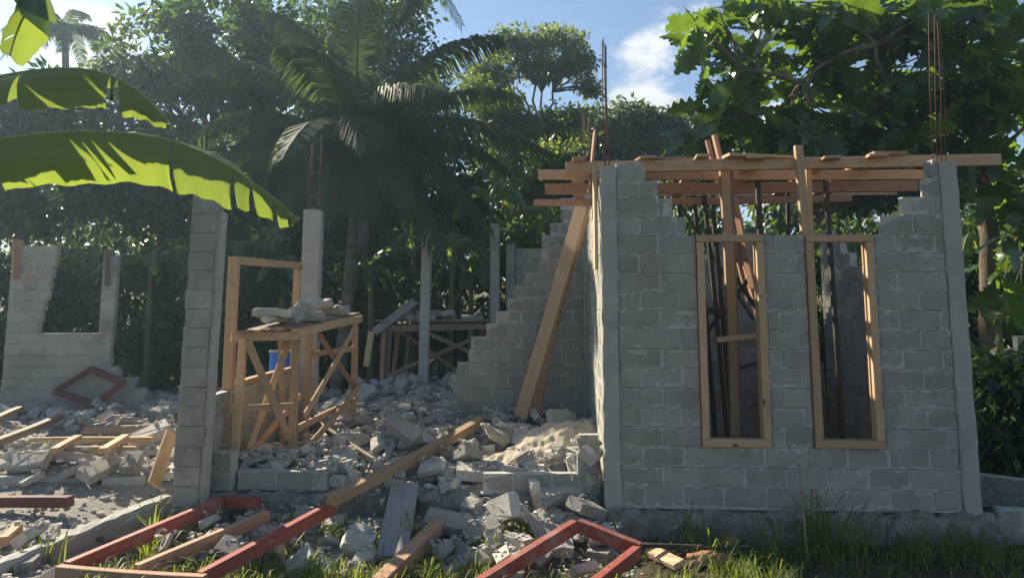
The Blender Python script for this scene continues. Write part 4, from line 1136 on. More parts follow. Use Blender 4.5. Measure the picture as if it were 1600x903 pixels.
# husks and scraps in the middle foreground
def scrap(name, px, py, size, mat, label, cat, seed, rot=0):
    rng = random.Random(seed); g = gz(px, py, -.1)
    n = 10; V, F = [], []
    for j in range(n):
        for i in range(n):
            u, v = i / (n - 1) - .5, j / (n - 1) - .5
            edge = 1 - .25 * rng.random() if (i in (0, n - 1) or j in (0, n - 1)) else 1
            V.append((u * size[0] * edge, v * size[1] * edge, size[2] * (1 - 3.2 * v * v) * (1 - 1.2 * u * u) + rng.uniform(-.012, .012)))
    m = len(V); V += [(x, y, z - .018) for x, y, z in V]
    for j in range(n - 1):
        for i in range(n - 1):
            a = j * n + i; F.append((a, a + 1, a + n + 1, a + n)); F.append((a + m, a + n + m, a + n + 1 + m, a + 1 + m))
    bd = [i for i in range(n)] + [j * n + n - 1 for j in range(1, n)] + [(n - 1) * n + i for i in range(n - 2, -1, -1)] + [j * n for j in range(n - 2, 0, -1)]
    for a, b in zip(bd, bd[1:] + bd[:1]): F.append((a, a + m, b + m, b))
    tag(obj(name, mk_mesh(name, V, F, mat), Matrix.Translation((g.x, g.y, tz(g.x, g.y) + .03)) @ Matrix.Rotation(rot, 4, 'Z')), label, cat)
scrap('dry_husk', 1105, 885, (.42, .22, .09), 'dry', 'curled brown dry husk in the grass right of the red corner frame', 'husk', 1, .2)
scrap('dry_husk', 1140, 862, (.24, .18, .12), 'dry', 'smaller humped brown husk behind the curled one', 'husk', 2, -.5)
scrap('dry_husk', 1165, 893, (.22, .10, .04), 'wood_pale', 'flat pale scrap of wood in the grass below the left window', 'scrap', 4, .05)
loose('wood_chunk', (1022, 862), (1062, 882), .12, .05, 'wood_pale', 'pale yellow split wood chunk in the grass right of the red corner frame', 'wood', lift=.07, roll=.3)

# ------------------------------------------------------------------ vegetation
def leaf_arrays(pos, axis, nrm, L, W, droop=.12, fold=.12):
    pos, axis, nrm = [np.asarray(a, float) for a in (pos, axis, nrm)]
    axis = axis / np.linalg.norm(axis, axis=1, keepdims=True)
    s = np.cross(axis, nrm); s /= np.maximum(np.linalg.norm(s, axis=1, keepdims=True), 1e-6)
    n = np.cross(s, axis)
    L = np.asarray(L, float)[:, None]; W = np.asarray(W, float)[:, None]
    a = pos; b = pos + axis * L * .42 + s * W * .5 + n * W * fold; c = pos + axis * L - n * L * droop; d = pos + axis * L * .42 - s * W * .5 + n * W * fold
    V = np.stack([a, b, c, d], 1).reshape(-1, 3)
    i = np.arange(len(pos)) * 4
    return V, np.stack([i, i + 1, i + 2, i + 3], 1)
def cloud(centers, radii, per, size, rng, aspect=.55, flat=.75, hang=.35):
    """leaves on the outer shell of each clump, hanging and spreading outwards"""
    centers = np.asarray(centers, float); radii = np.asarray(radii, float)
    n = len(centers) * per
    idx = np.repeat(np.arange(len(centers)), per)
    d = rng.normal(size=(n, 3)); d /= np.linalg.norm(d, axis=1, keepdims=True)
    r = radii[idx] * (rng.random(n) ** .45) * rng.uniform(.8, 1.15, n)
    p = centers[idx] + d * r[:, None] * np.array([1, 1, flat])
    ax = d + rng.normal(size=(n, 3)) * .7; ax[:, 2] -= hang
    nm = rng.normal(size=(n, 3)) * .6; nm[:, 2] += 1.0
    L = size * rng.uniform(.6, 1.35, n)
    return leaf_arrays(p, ax, nm, L, L * aspect)
def limb(p0, p1, r0, r1, rng, k=5, wob=.06):
    p0, p1 = Vector(p0), Vector(p1); L = (p1 - p0).length
    pts, rad = [], []
    for i in range(k + 1):
        t = i / k
        q = p0.lerp(p1, t) + Vector((rng.uniform(-1, 1), rng.uniform(-1, 1), rng.uniform(-.5, .5))) * (wob * L * math.sin(math.pi * t))
        q.z += L * .07 * math.sin(math.pi * t)
        pts.append(q); rad.append(r0 + (r1 - r0) * t)
    return pts, rad
TREES_N = 0
def tree(name, label, base_px, d, lobes, leaf, mat, ncl, per, cl_r, trunk_r=.16, group=None, depth=1.6, aspect=.55, fork=None, cat='tree', base_y=None, hang=.35):
    global TREES_N; TREES_N += 1
    rng = random.Random(900 + TREES_N); nr = np.random.default_rng(900 + TREES_N)
    bx = P(base_px, 480, d).x; by = d
    e = empty(name, (bx, by, tz(bx, by)), label, cat, group)
    tot = sum(l[2] * l[3] for l in lobes); cen = []
    for (px, py, rx_, ry_) in lobes:
        m = max(1, round(ncl * rx_ * ry_ / tot)); c = P(px, py, d); sx_ = rx_ * d / FPX; sz_ = ry_ * d / FPX
        for _ in range(m):
            v = Vector((rng.gauss(0, 1), rng.gauss(0, 1), rng.gauss(0, 1))).normalized() * rng.random() ** .4
            cen.append(c + Vector((v.x * sx_, v.y * min(depth, sx_ * 1.1), v.z * sz_)))
    V, F = cloud([tuple(c) for c in cen], [cl_r * rng.uniform(.65, 1.3) for _ in cen], per, leaf, nr, aspect, .75, hang)
    obj('crown', mk_mesh('crown', V, F, mat), I4, e)
    zs = sorted(c.z for c in cen); zmid = zs[len(zs) // 3]
    mx = sum(c.x for c in cen) / len(cen)
    top = Vector((mx, by, zmid)); base = Vector((bx, by, tz(bx, by) - .1))
    fk = base.lerp(top, .8 if fork is None else fork)
    g = Geo()
    pts, rad = limb(base, fk, trunk_r * 1.2, trunk_r * .75, rng, 7, .02); rad[0] *= 1.4; g.add(*tube_geo(pts, rad, 9, .06))
    hubs = []
    for k in range(6):
        c = rng.choice(cen); h = fk.lerp(c, .62); hubs.append(h)
        pts, rad = limb(fk - Vector((0, 0, .05)), h, trunk_r * .55, trunk_r * .28, rng, 5, .08); g.add(*tube_geo(pts, rad, 6))
    for c in cen[::max(1, len(cen) // 70)]:
        h = min(hubs, key=lambda q: (q - c).length)
        pts, rad = limb(h, c, trunk_r * .22, .012, rng, 4, .08); g.add(*tube_geo(pts, rad, 5))
    obj('trunk', g.mesh('trunk', 'bark', True), I4, e)
    return e

# backdrop trees
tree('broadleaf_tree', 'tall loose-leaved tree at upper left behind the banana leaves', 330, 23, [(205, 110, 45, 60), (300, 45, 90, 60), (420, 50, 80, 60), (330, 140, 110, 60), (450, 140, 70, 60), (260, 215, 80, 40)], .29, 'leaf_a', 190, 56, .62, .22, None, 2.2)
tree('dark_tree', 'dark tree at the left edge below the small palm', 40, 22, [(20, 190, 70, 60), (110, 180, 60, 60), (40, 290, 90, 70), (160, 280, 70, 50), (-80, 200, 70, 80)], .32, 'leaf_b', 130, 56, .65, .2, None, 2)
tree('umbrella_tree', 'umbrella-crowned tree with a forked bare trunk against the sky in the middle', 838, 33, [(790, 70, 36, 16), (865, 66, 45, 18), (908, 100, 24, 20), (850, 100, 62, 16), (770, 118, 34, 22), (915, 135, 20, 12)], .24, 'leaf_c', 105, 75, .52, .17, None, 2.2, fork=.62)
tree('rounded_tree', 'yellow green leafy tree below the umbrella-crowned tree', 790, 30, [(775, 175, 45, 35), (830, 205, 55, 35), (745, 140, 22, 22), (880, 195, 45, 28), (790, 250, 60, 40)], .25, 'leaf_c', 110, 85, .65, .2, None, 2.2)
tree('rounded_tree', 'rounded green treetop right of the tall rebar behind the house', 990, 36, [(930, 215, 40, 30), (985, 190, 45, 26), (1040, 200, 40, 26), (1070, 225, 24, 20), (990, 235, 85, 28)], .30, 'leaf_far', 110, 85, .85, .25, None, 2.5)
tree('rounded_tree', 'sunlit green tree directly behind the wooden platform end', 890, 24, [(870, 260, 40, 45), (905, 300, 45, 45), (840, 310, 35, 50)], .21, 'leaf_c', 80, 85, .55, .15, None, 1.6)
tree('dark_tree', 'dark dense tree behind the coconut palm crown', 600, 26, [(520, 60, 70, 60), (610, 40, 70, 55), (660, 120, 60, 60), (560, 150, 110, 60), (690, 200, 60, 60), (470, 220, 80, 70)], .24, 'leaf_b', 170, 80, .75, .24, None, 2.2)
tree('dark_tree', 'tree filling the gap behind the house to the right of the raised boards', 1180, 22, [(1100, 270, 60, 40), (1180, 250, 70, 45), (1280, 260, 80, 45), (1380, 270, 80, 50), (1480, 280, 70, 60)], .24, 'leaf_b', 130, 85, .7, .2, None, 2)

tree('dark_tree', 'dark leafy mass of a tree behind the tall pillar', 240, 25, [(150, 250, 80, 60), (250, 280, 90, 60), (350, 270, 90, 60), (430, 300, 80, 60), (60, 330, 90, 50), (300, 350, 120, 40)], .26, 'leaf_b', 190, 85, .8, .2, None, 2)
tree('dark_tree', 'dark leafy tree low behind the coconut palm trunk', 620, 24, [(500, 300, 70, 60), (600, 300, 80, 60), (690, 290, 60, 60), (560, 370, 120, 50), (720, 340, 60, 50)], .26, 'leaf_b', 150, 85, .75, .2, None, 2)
# shrubs of the undergrowth
SHR = [(25, 18.5, 420, 70, 'b'), (110, 19.5, 400, 70, 'b'), (205, 19, 390, 75, 'a'), (285, 18.2, 370, 65, 'a'), (370, 19.5, 370, 70, 'b'), (440, 18.6, 400, 65, 'b'), (510, 20, 380, 70, 'b'), (600, 19.2, 400, 70, 'b'), (660, 21, 350, 70, 'a'), (745, 19.4, 400, 60, 'b'), (805, 20.5, 340, 70, 'a'), (880, 19.5, 350, 70, 'a'), (1060, 17, 350, 80, 'a'), (1150, 18, 360, 80, 'b'), (1250, 17.4, 370, 80, 'a'), (1350, 18.2, 350, 80, 'b'), (1450, 17, 350, 90, 'b'), (1560, 15.5, 300, 80, 'b'), (1640, 14.5, 280, 90, 'b'), (-70, 18, 400, 90, 'b'), (1592, 10.6, 560, 50, 'b')]
SHL = ['dark shrub at the left edge behind the ruined window wall', 'dark shrub in the window gap of the far left ruin', 'glossy shrub right of the ruined window wall', 'sunlit shrub directly left of the tall pillar', 'dark shrub seen through the standing window frame', 'dark shrub behind the square concrete column', 'dark shrub at the foot of the coconut palm', 'dark shrub left of the slim pale column', 'leafy shrub right of the slim pale column', 'dark shrub between the two slim columns', 'bright shrub above the rear wall remnant', 'sunlit shrub behind the top of the broken partition', 'shrub glimpsed through the platform posts above the left window', 'dark shrub behind the wall between the two windows', 'shrub behind the right window frame', 'dark shrub behind the stepped right wall', 'dark shrub behind the right column of the house', 'dark shrub behind the breadfruit trunk', 'dark shrub at the right edge above the block wall stub', 'dark shrub just outside the left edge', 'low dark shrub at the right edge beside the house corner']
for (px, d, top, rw_, mk), lab in zip(SHR, SHL):
    yb = 470 if d > 12 else 620
    tree('shrub', lab, px, d, [(px, (top + yb) / 2, rw_, (yb - top) / 2), (px + 20, yb + 40, rw_, 45), (px - 30, yb + 85, rw_, 40)], .24, 'leaf_' + mk, 46, 70, .5, .05, 'undergrowth shrubs', 1.3, .42, .4, 'shrub', hang=.55)

# far wood as one mass
def far_wood():
    nr = np.random.default_rng(31); cen, rad = [], []
    for (y0_, n, h) in ((30, 260, 5.5), (38, 340, 8), (48, 380, 11)):
        x = nr.uniform(-75, 85, n); y = y0_ + nr.uniform(-3, 3, n)
        hh = h * (.75 + .45 * vnoise(x, y, 7, y0_))
        z = 1 + hh * nr.random(n) ** .7
        cen.append(np.stack([x, y, z], 1)); rad.append(nr.uniform(1.0, 1.9, n))
    V, F = cloud(np.concatenate(cen), np.concatenate(rad), 75, .55, nr, .6)
    tag(obj('far_wood', mk_mesh('far_wood', V, F, 'leaf_far')), 'dense far wood closing the clearing behind all other trees', 'wood', kind='stuff')
far_wood()

# coconut palms
def bez(p0, p1, p2, t): return p0 * (1 - t) ** 2 + p1 * 2 * t * (1 - t) + p2 * t * t
def frond_geo(p0, p1, p2, leaflen, rng, n=70, w=.035, down=.9):
    p0, p1, p2 = Vector(p0), Vector(p1), Vector(p2); g = Geo()
    path = [bez(p0, p1, p2, i / 10) for i in range(11)]
    g.add(*tube_geo(path, [.03 * (1 - .85 * i / 10) for i in range(11)], 5))
    V, F = [], []
    for i in range(n):
        t = .10 + .9 * i / n; c = bez(p0, p1, p2, t); tan = (bez(p0, p1, p2, min(1, t + .02)) - bez(p0, p1, p2, t - .02)).normalized()
        side = tan.cross(Vector((0, 0, 1)))
        side = side.normalized() if side.length > .05 else Vector((1, 0, 0))
        ll = leaflen * (.35 + .65 * math.sin(math.pi * min(1, .12 + t * .85)) ** .7) * rng.uniform(.85, 1.1)
        for s in (-1, 1):
            d1 = (side * s * rng.uniform(.75, 1.1) + tan * .55 + Vector((0, 0, -.25 * down + rng.uniform(-.12, .12)))).normalized()
            d2 = (side * s * .35 + tan * .4 + Vector((0, 0, -down))).normalized()
            a = c; b = a + d1 * ll * .5; e = b + d2 * ll * .5
            ww = tan * w * .5
            k = len(V); V += [a - ww * .6, a + ww * .6, b + ww, b - ww, e]
            F += [(k, k + 1, k + 2, k + 3), (k + 3, k + 2, k + 4)]
    g.add([tuple(v) for v in V], F)
    return g
def palm(name, label, crown, base, trunk_r, fronds, leaflen, seed, nl=70, w=.04):
    rng = random.Random(seed)
    e = empty(name, base, label, 'palm')
    crown, base = Vector(crown), Vector(base)
    pts = [base.lerp(crown, i / 12) + Vector((.12 * math.sin(i / 12 * 3), 0, 0)) for i in range(13)]
    obj('trunk', mk_mesh('trunk', *tube_geo(pts, [trunk_r * (1.35 - .5 * i / 12) for i in range(13)], 12, .05), 'palm_bark', True), I4, e)
    for (mid, tip) in fronds:
        g = frond_geo(pts[-1] + Vector((0, 0, -.1)), mid, tip, leaflen, rng, nl, w)
        obj('frond', g.mesh('frond', 'palm_leaf'), I4, e)
    for k in range(7):                         # young nuts and husk fibre below the crown
        a = k * .9; q = pts[-1] + Vector((.28 * math.cos(a), .28 * math.sin(a), -.35 - .1 * (k % 2)))
        V, F = hull_geo([q + Vector((rng.gauss(0, 1), rng.gauss(0, 1), rng.gauss(0, 1.2))).normalized() * .12 for _ in range(22)])
        obj('coconut', mk_mesh('coconut', V, F, 'stem', True), I4, e)
    return e
PC = P(555, 222, 16.6)
def fp(mx, my, tx, ty, dm=0, dt=0): return (P(mx, my, 16.6 + dm), P(tx, ty, 16.6 + dt))
fr_ = [fp(650, 60, 778, 58, -.3, -.5), fp(690, 135, 855, 235, -.8, -1.0), fp(660, 190, 760, 350, -1.5, -2), fp(620, 200, 690, 400, -1.6, -2.2), fp(560, 200, 575, 345, -2, -2.6),
       fp(480, 190, 420, 380, -1.5, -2), fp(430, 170, 320, 330, -1, -1.2), fp(400, 130, 310, 215, -.5, -.4), fp(430, 60, 330, 110, .4, .8), fp(500, 40, 430, 20, .8, 1.4),
       fp(560, 20, 560, -40, .6, 1.5), fp(610, 10, 660, -20, 0, .5), fp(700, 110, 800, 150, 1.2, 2), fp(520, 80, 450, 70, -1.2, -2.2), fp(620, 90, 700, 150, -1.6, -2.8), fp(560, 130, 600, 230, -2.2, -3.2), fp(450, 170, 400, 270, 1.4, 2.2), fp(640, 190, 720, 300, 1.2, 2), fp(530, 180, 500, 350, -2, -2.6), fp(590, 170, 640, 320, -2, -2.6), fp(680, 170, 790, 260, -.4, -.6), fp(440, 130, 345, 260, -.6, -.8), fp(500, 130, 440, 250, -2, -3)]
pb_ = P(528, 480, 16.6)
palm('coconut_palm', 'large coconut palm with drooping fronds in the left middle', PC, (pb_.x, 16.6, tz(pb_.x, 16.6) - .1), .12, fr_, 1.05, 4, 130, .055)
c = P(566, -75, 21); b = P(562, 480, 21)
rngp = random.Random(6)
fr_ = []
for k in range(15):
    a = k / 15 * 6.283; r_ = rngp.uniform(2.2, 3.0)
    el = rngp.uniform(-.5, .9)
    fr_.append((c + Vector((math.cos(a) * r_ * .6, math.sin(a) * r_ * .6, 1.1 + el * .6)), c + Vector((math.cos(a) * r_ * 1.25, math.sin(a) * r_ * 1.25, -1.6 + el * 1.6))))
palm('coconut_palm', 'taller palm whose dark trunk rises behind the big one, crown cut by the top edge', c, (b.x, 21, tz(b.x, 21) - .1), .15, fr_, .8, 9, 60, .06)
c = P(100, 45, 32); b = P(110, 480, 32); fr_ = []
for k in range(16):
    a = k / 16 * 6.283 + .2; r_ = rngp.uniform(1.7, 2.3); el = rngp.uniform(-.6, 1)
    fr_.append((c + Vector((math.cos(a) * r_ * .6, math.sin(a) * r_ * .6, .8 + el * .5)), c + Vector((math.cos(a) * r_ * 1.1, math.sin(a) * r_ * 1.1, -1.2 + el * 1.5))))
palm('coconut_palm', 'small distant palm against the bright sky in the upper left corner', c, (b.x, 32, tz(b.x, 32) - .1), .16, fr_, .75, 12, 44, .07)

# banana plants
def banana_leaf_geo(path, width, near, far, rng, tears=9, nseg=46, prof=None, wn=1.0, wf=1.0):
    """path: control points of the midrib; near/far: droop angle (rad) of the two halves, near = side * -1"""
    path = [Vector(p) for p in path]; m = len(path) - 1
    def pt(t):                                   # Catmull-Rom
        u = t * m; i = min(int(u), m - 1); f = u - i
        p0, p1, p2, p3 = path[max(i - 1, 0)], path[i], path[i + 1], path[min(i + 2, m)]
        return .5 * ((2 * p1) + (p2 - p0) * f + (2 * p0 - 5 * p1 + 4 * p2 - p3) * f * f + (3 * p1 - p0 - 3 * p2 + p3) * f ** 3)
    g = Geo()
    rib = [pt(i / 16) for i in range(17)]
    g.rib = tube_geo(rib, [.018 * (1 - .9 * i / 16) + .002 for i in range(17)], 6)
    cut = set(rng.sample(range(6, nseg - 4), tears)) if tears else set()
    cut2 = set(rng.sample(range(6, nseg - 4), tears)) if tears else set()
    for sgn, ang, cuts, wk in ((-1, near, cut, wn), (1, far, cut2, wf)):
        start = int(nseg * .16); i = start
        dj = 0
        while i < nseg:
            j = i + 1
            while j < nseg and j not in cuts: j += 1
            dj = rng.uniform(-.34, .30) if cuts else 0; shrink = rng.uniform(.86, 1.05) if cuts else 1
            V, F = [], []; rows_ = 5
            for k in range(i, j + 1):
                t = k / nseg; c = pt(t); tan = (pt(min(1, t + .01)) - pt(max(0, t - .01))).normalized()
                side = tan.cross(Vector((0, 0, 1))); side = side.normalized() if side.length > .05 else Vector((1, 0, 0))
                u = max(0.0, (t - .16) / .84)
                w_ = width * wk * min(1, (max(u, 0) * 6.0)) ** .6 * (max(0, 1 - u ** 3.2)) ** .75 * shrink
                gap = 0
                if cuts and j < nseg and k == j: gap = -.9
                if cuts and i > start and k == i: gap = .9
                for r_ in range(rows_):
                    f = r_ / (rows_ - 1)
                    a_ = ang * (.55 + .6 * f) + dj * f
                    d = side * (-sgn) * math.cos(a_) + Vector((0, 0, -math.sin(a_)))
                    q = c + d * (w_ * f) + tan * (.12 * w_ * f + gap * f * .03) + side * (.005 * (1 if k % 2 else -1) * f) + Vector((0, 0, (.010 * math.sin(k * .31 + 1.3) + .008 * math.sin(k * .83 + dj * 9)) * f))
                    V.append(tuple(q))
            for k in range(j - i):
                for r_ in range(rows_ - 1):
                    p_ = k * rows_ + r_; F.append((p_, p_ + 1, p_ + rows_ + 1, p_ + rows_))
            g.add(V, F); i = j
    return g
def pseudostem(e, base, top, r):
    pts = [Vector(base).lerp(Vector(top), i / 8) for i in range(9)]
    obj('stem', mk_mesh('stem', *tube_geo(pts, [r * (1.2 - .6 * i / 8) for i in range(9)], 12, .03), 'stem', True), I4, e)
rngB = random.Random(15)
def smooth_leaf(e, g):
    o = obj('leaf', g.mesh('leaf', 'banana', True), I4, e)
    obj('midrib', mk_mesh('midrib', *g.rib, 'rib', True), I4, o); return o
sb_ = Vector((-4.35, 4.5, 0)); st = Vector((-4.25, 4.55, 2.75))
ban = empty('banana_plant', (sb_.x, sb_.y, tz(sb_.x, sb_.y)), 'foreground banana plant reaching in from the left with long drooping sunlit leaves', 'banana plant')
pseudostem(ban, (sb_.x, sb_.y, tz(sb_.x, sb_.y) - .05), st, .13)
smooth_leaf(ban, banana_leaf_geo([st, P(-170, 262, 4.6), P(-20, 222, 4.6), P(120, 206, 4.65), P(250, 216, 4.7), P(335, 247, 4.72), P(405, 292, 4.74), P(467, 343, 4.76)], .36, math.radians(72), math.radians(4), rngB, 13, 120, wn=1.0, wf=.85))
smooth_leaf(ban, banana_leaf_geo([st, P(-190, 190, 4.95), P(-30, 128, 5.0), P(90, 108, 5.0), P(165, 116, 5.05), P(220, 146, 5.1), P(262, 190, 5.1)], .32, math.radians(66), math.radians(2), rngB, 5, 96, wf=1.1))
smooth_leaf(ban, banana_leaf_geo([st, P(-260, 60, 4.2), P(-150, -60, 4.1), P(-20, -80, 4.1), P(60, -30, 4.1), P(30, 40, 4.1), P(15, 88, 4.1)], .30, math.radians(40), math.radians(30), rngB, 2, 40))
smooth_leaf(ban, banana_leaf_geo([st, st + Vector((-.5, .2, .7)), st + Vector((-1.1, .4, .8)), st + Vector((-1.8, .5, .2))], .33, .9, .8, rngB, 6))
smooth_leaf(ban, banana_leaf_geo([st, st + Vector((-.1, -.6, .7)), st + Vector((-.3, -1.2, .7)), st + Vector((-.5, -1.8, .1))], .33, .9, .8, rngB, 6))
def banana(px, d, top_py, label, n, seed, ln=1.5, spread=1.0):
    rng = random.Random(seed); x = P(px, 480, d).x; z0 = tz(x, d); zt = P(px, top_py, d).z
    e = empty('banana_plant', (x, d, z0), label, 'banana plant', 'banana plants in the undergrowth')
    st_ = Vector((x + rng.uniform(-.1, .1), d, zt)); pseudostem(e, (x, d, z0 - .05), st_, .09)
    for k in range(n):
        a = k / n * 6.283 + rng.uniform(-.4, .4); up = rng.uniform(.35, 1.0); l_ = ln * rng.uniform(.8, 1.15)
        dr = Vector((math.cos(a), math.sin(a), 0)) * spread
        smooth_leaf(e, banana_leaf_geo([st_ - Vector((0, 0, .1)), st_ + dr * .15 * l_ + Vector((0, 0, .35 * l_ * up)), st_ + dr * .5 * l_ + Vector((0, 0, .55 * l_ * up)), st_ + dr * .85 * l_ + Vector((0, 0, .35 * l_ * up - .1)), st_ + dr * 1.05 * l_ + Vector((0, 0, .05 * l_ - .25))], .24, .5, .5, rng, 5, 30))
banana(772, 17.6, 330, 'banana plant with upright leaves just left of the rear slim column', 5, 1, 1.4, .75)
banana(702, 17.8, 395, 'bright banana plant between the two slim columns', 7, 2, 1.1, 1.0)
banana(582, 18.0, 440, 'small banana plant left of the slim pale column', 5, 3, .9, .6)
banana(648, 19.0, 400, 'banana plant half hidden behind the slim pale column', 6, 4, 1.2)
banana(868, 17.0, 345, 'banana plant behind the top of the broken partition', 6, 5, 1.1)
banana(345, 18.4, 400, 'banana plant right of the tall pillar', 6, 6, 1.2)
banana(235, 17.6, 420, 'banana plant left of the tall pillar', 6, 7, 1.2)
banana(1545, 15.0, 420, 'banana plant beyond the right corner of the house', 6, 8, 1.2)

banana(440, 18.0, 430, 'banana plant behind the low wall seen past the standing window frame', 6, 9, 1.2)
banana(735, 18.2, 440, 'low bright banana plant left of the rear slim column', 6, 10, 1.0)
banana(1140, 15.5, 400, 'banana plant behind the house seen above the left window', 6, 11, 1.2)
banana(1330, 15.5, 400, 'banana plant behind the house seen through the right window', 6, 12, 1.2)

# breadfruit tree on the right, big lobed leaves
def lobed_leaf(seed, L=1.0):
    rng = random.Random(seed); n = 24; V, F = [], []
    for i in range(n + 1):
        t = i / n
        env = math.sin(math.pi * min(1, t * .92 + .06)) ** .75 * (.36 if t > .12 else .36 * t / .12)
        lobe = 1 - .5 * (0.5 - .5 * math.cos(2 * math.pi * (t * 5.0 + .1))) * (1 if .08 < t < .96 else 0)
        z = -.18 * t * t + .02 * math.sin(9 * t)
        wl = env * lobe * rng.uniform(.92, 1.05); wr_ = env * lobe * rng.uniform(.92, 1.05)
        fwd = .13 * lobe
        V += [((t + fwd * env) * L, wl * L, (z + .16 * wl - .25 * wl * wl) * L), (t * L, 0, z * L), ((t + fwd * env) * L, -wr_ * L, (z + .16 * wr_ - .25 * wr_ * wr_) * L)]
    for i in range(n):
        a = i * 3
        F += [(a, a + 1, a + 4, a + 3), (a + 1, a + 2, a + 5, a + 4)]
    return V, F
LBV = [lobed_leaf(i) for i in range(5)]
LB_ME = [mk_mesh('leaf', v, f, 'breadfruit', True) for v, f in LBV]
def breadfruit():
    rng = random.Random(44)
    D = 13.2; bx = P(1556, 640, D).x
    e = empty('breadfruit_tree', (bx, D, tz(bx, D)), 'large breadfruit tree with big glossy lobed leaves over the right of the house', 'tree')
    base = Vector((bx, D, tz(bx, D) - .1)); fk = P(1540, 290, D)
    g = Geo(); pts, rad = limb(base, fk, .19, .15, rng, 8, .015); g.add(*tube_geo(pts, rad, 10, .08))
    limbs = []
    for (tx, ty, dd, r_) in ((1560, 60, 13.4, .10), (1500, 80, 13.0, .09), (1390, 140, 12.6, .09), (1330, 20, 12.4, .06), (1250, 130, 12.2, .06), (1160, 110, 12.0, .045), (1600, 200, 12.8, .07), (1430, 20, 13.6, .06), (1150, 185, 12.6, .04), (1620, 330, 12.8, .05)):
        tip = P(tx, ty, dd); src = fk if not limbs or tx > 1380 else min([l[-1] for l in limbs] + [l[3] for l in limbs], key=lambda q: (q - tip).length + (0 if q.x > tip.x else 3))
        pts, rad = limb(src, tip, r_, r_ * .4, rng, 6, .05); g.add(*tube_geo(pts, rad, 7)); limbs.append(pts)
    lob = [(1115, 45, 32, 45, 9), (1150, 120, 60, 50, 14), (1120, 195, 42, 40, 11), (1230, 40, 60, 55, 14), (1215, 160, 60, 55, 16), (1330, 55, 60, 60, 16), (1300, 180, 70, 55, 20), (1420, 60, 65, 70, 20), (1400, 190, 75, 60, 24), (1500, 70, 65, 80, 24), (1490, 190, 70, 65, 24), (1580, 110, 50, 110, 26), (1575, 290, 45, 80, 18), (1590, 430, 40, 60, 10), (1440, 10, 180, 40, 22)]
    allp = [q for l in limbs for q in l]; leaves = []
    for (px, py, rx_, ry_, n) in lob:
        for _ in range(int(n * .9)):
            a, r_ = rng.uniform(0, 6.283), rng.random() ** .5
            c = P(px + math.cos(a) * r_ * rx_, py + math.sin(a) * r_ * ry_, rng.uniform(11.9, 14.0))
            src = min(allp, key=lambda q: (q - c).length)
            pts, rad = limb(src, c, .022, .010, rng, 4, .07); g.add(*tube_geo(pts, rad, 5))
            tw = (c - src).normalized(); m = rng.randrange(5, 9); a0 = rng.uniform(0, 6)
            for k in range(m):
                az = a0 + k * 2.4 + rng.uniform(-.3, .3); el = rng.uniform(-1.3, .3)
                d = Vector((math.cos(az) * math.cos(el), math.sin(az) * math.cos(el), math.sin(el)))
                d = (d + tw * .35).normalized()
                x = d; y = Vector((0, 0, 1)).cross(x)
                if y.length < .1: y = Vector((1, 0, 0))
                y.normalize(); z = x.cross(y); s = rng.uniform(.36, .72)
                Mt = Matrix((x, y, z)).transposed().to_4x4(); Mt.translation = c + d * .05
                Mt = Mt @ Matrix.Rotation(rng.uniform(-1.1, 1.1), 4, 'X') @ Matrix.Scale(s, 4)
                leaves.append((Mt, s, c + d * s * .5))
    obj('trunk', g.mesh('trunk', 'bark', True), I4, e)
    def rank(l):
        px, py = to_px(l[2]); inside = -20 < px < 1620 and -20 < py < 700
        return (0 if inside else 1, (l[2] - CAM).length / l[1])
    leaves.sort(key=rank)
    for i, (Mt, s, q) in enumerate(leaves[:300]): obj('leaf', LB_ME[i % 5], Mt, e)
    gv, gf, off = [], [], 0
    for i, (Mt, s, q) in enumerate(leaves[300:]):
        V, F = LBV[i % 5]; A = np.array(Mt); gv.append(np.array(V) @ A[:3, :3].T + A[:3, 3]); gf += [tuple(k + off for k in f) for f in F]; off += len(V)
    tag(obj('foliage', mk_mesh('foliage', np.concatenate(gv), gf, 'breadfruit', True), I4, e), kind='stuff')
breadfruit()

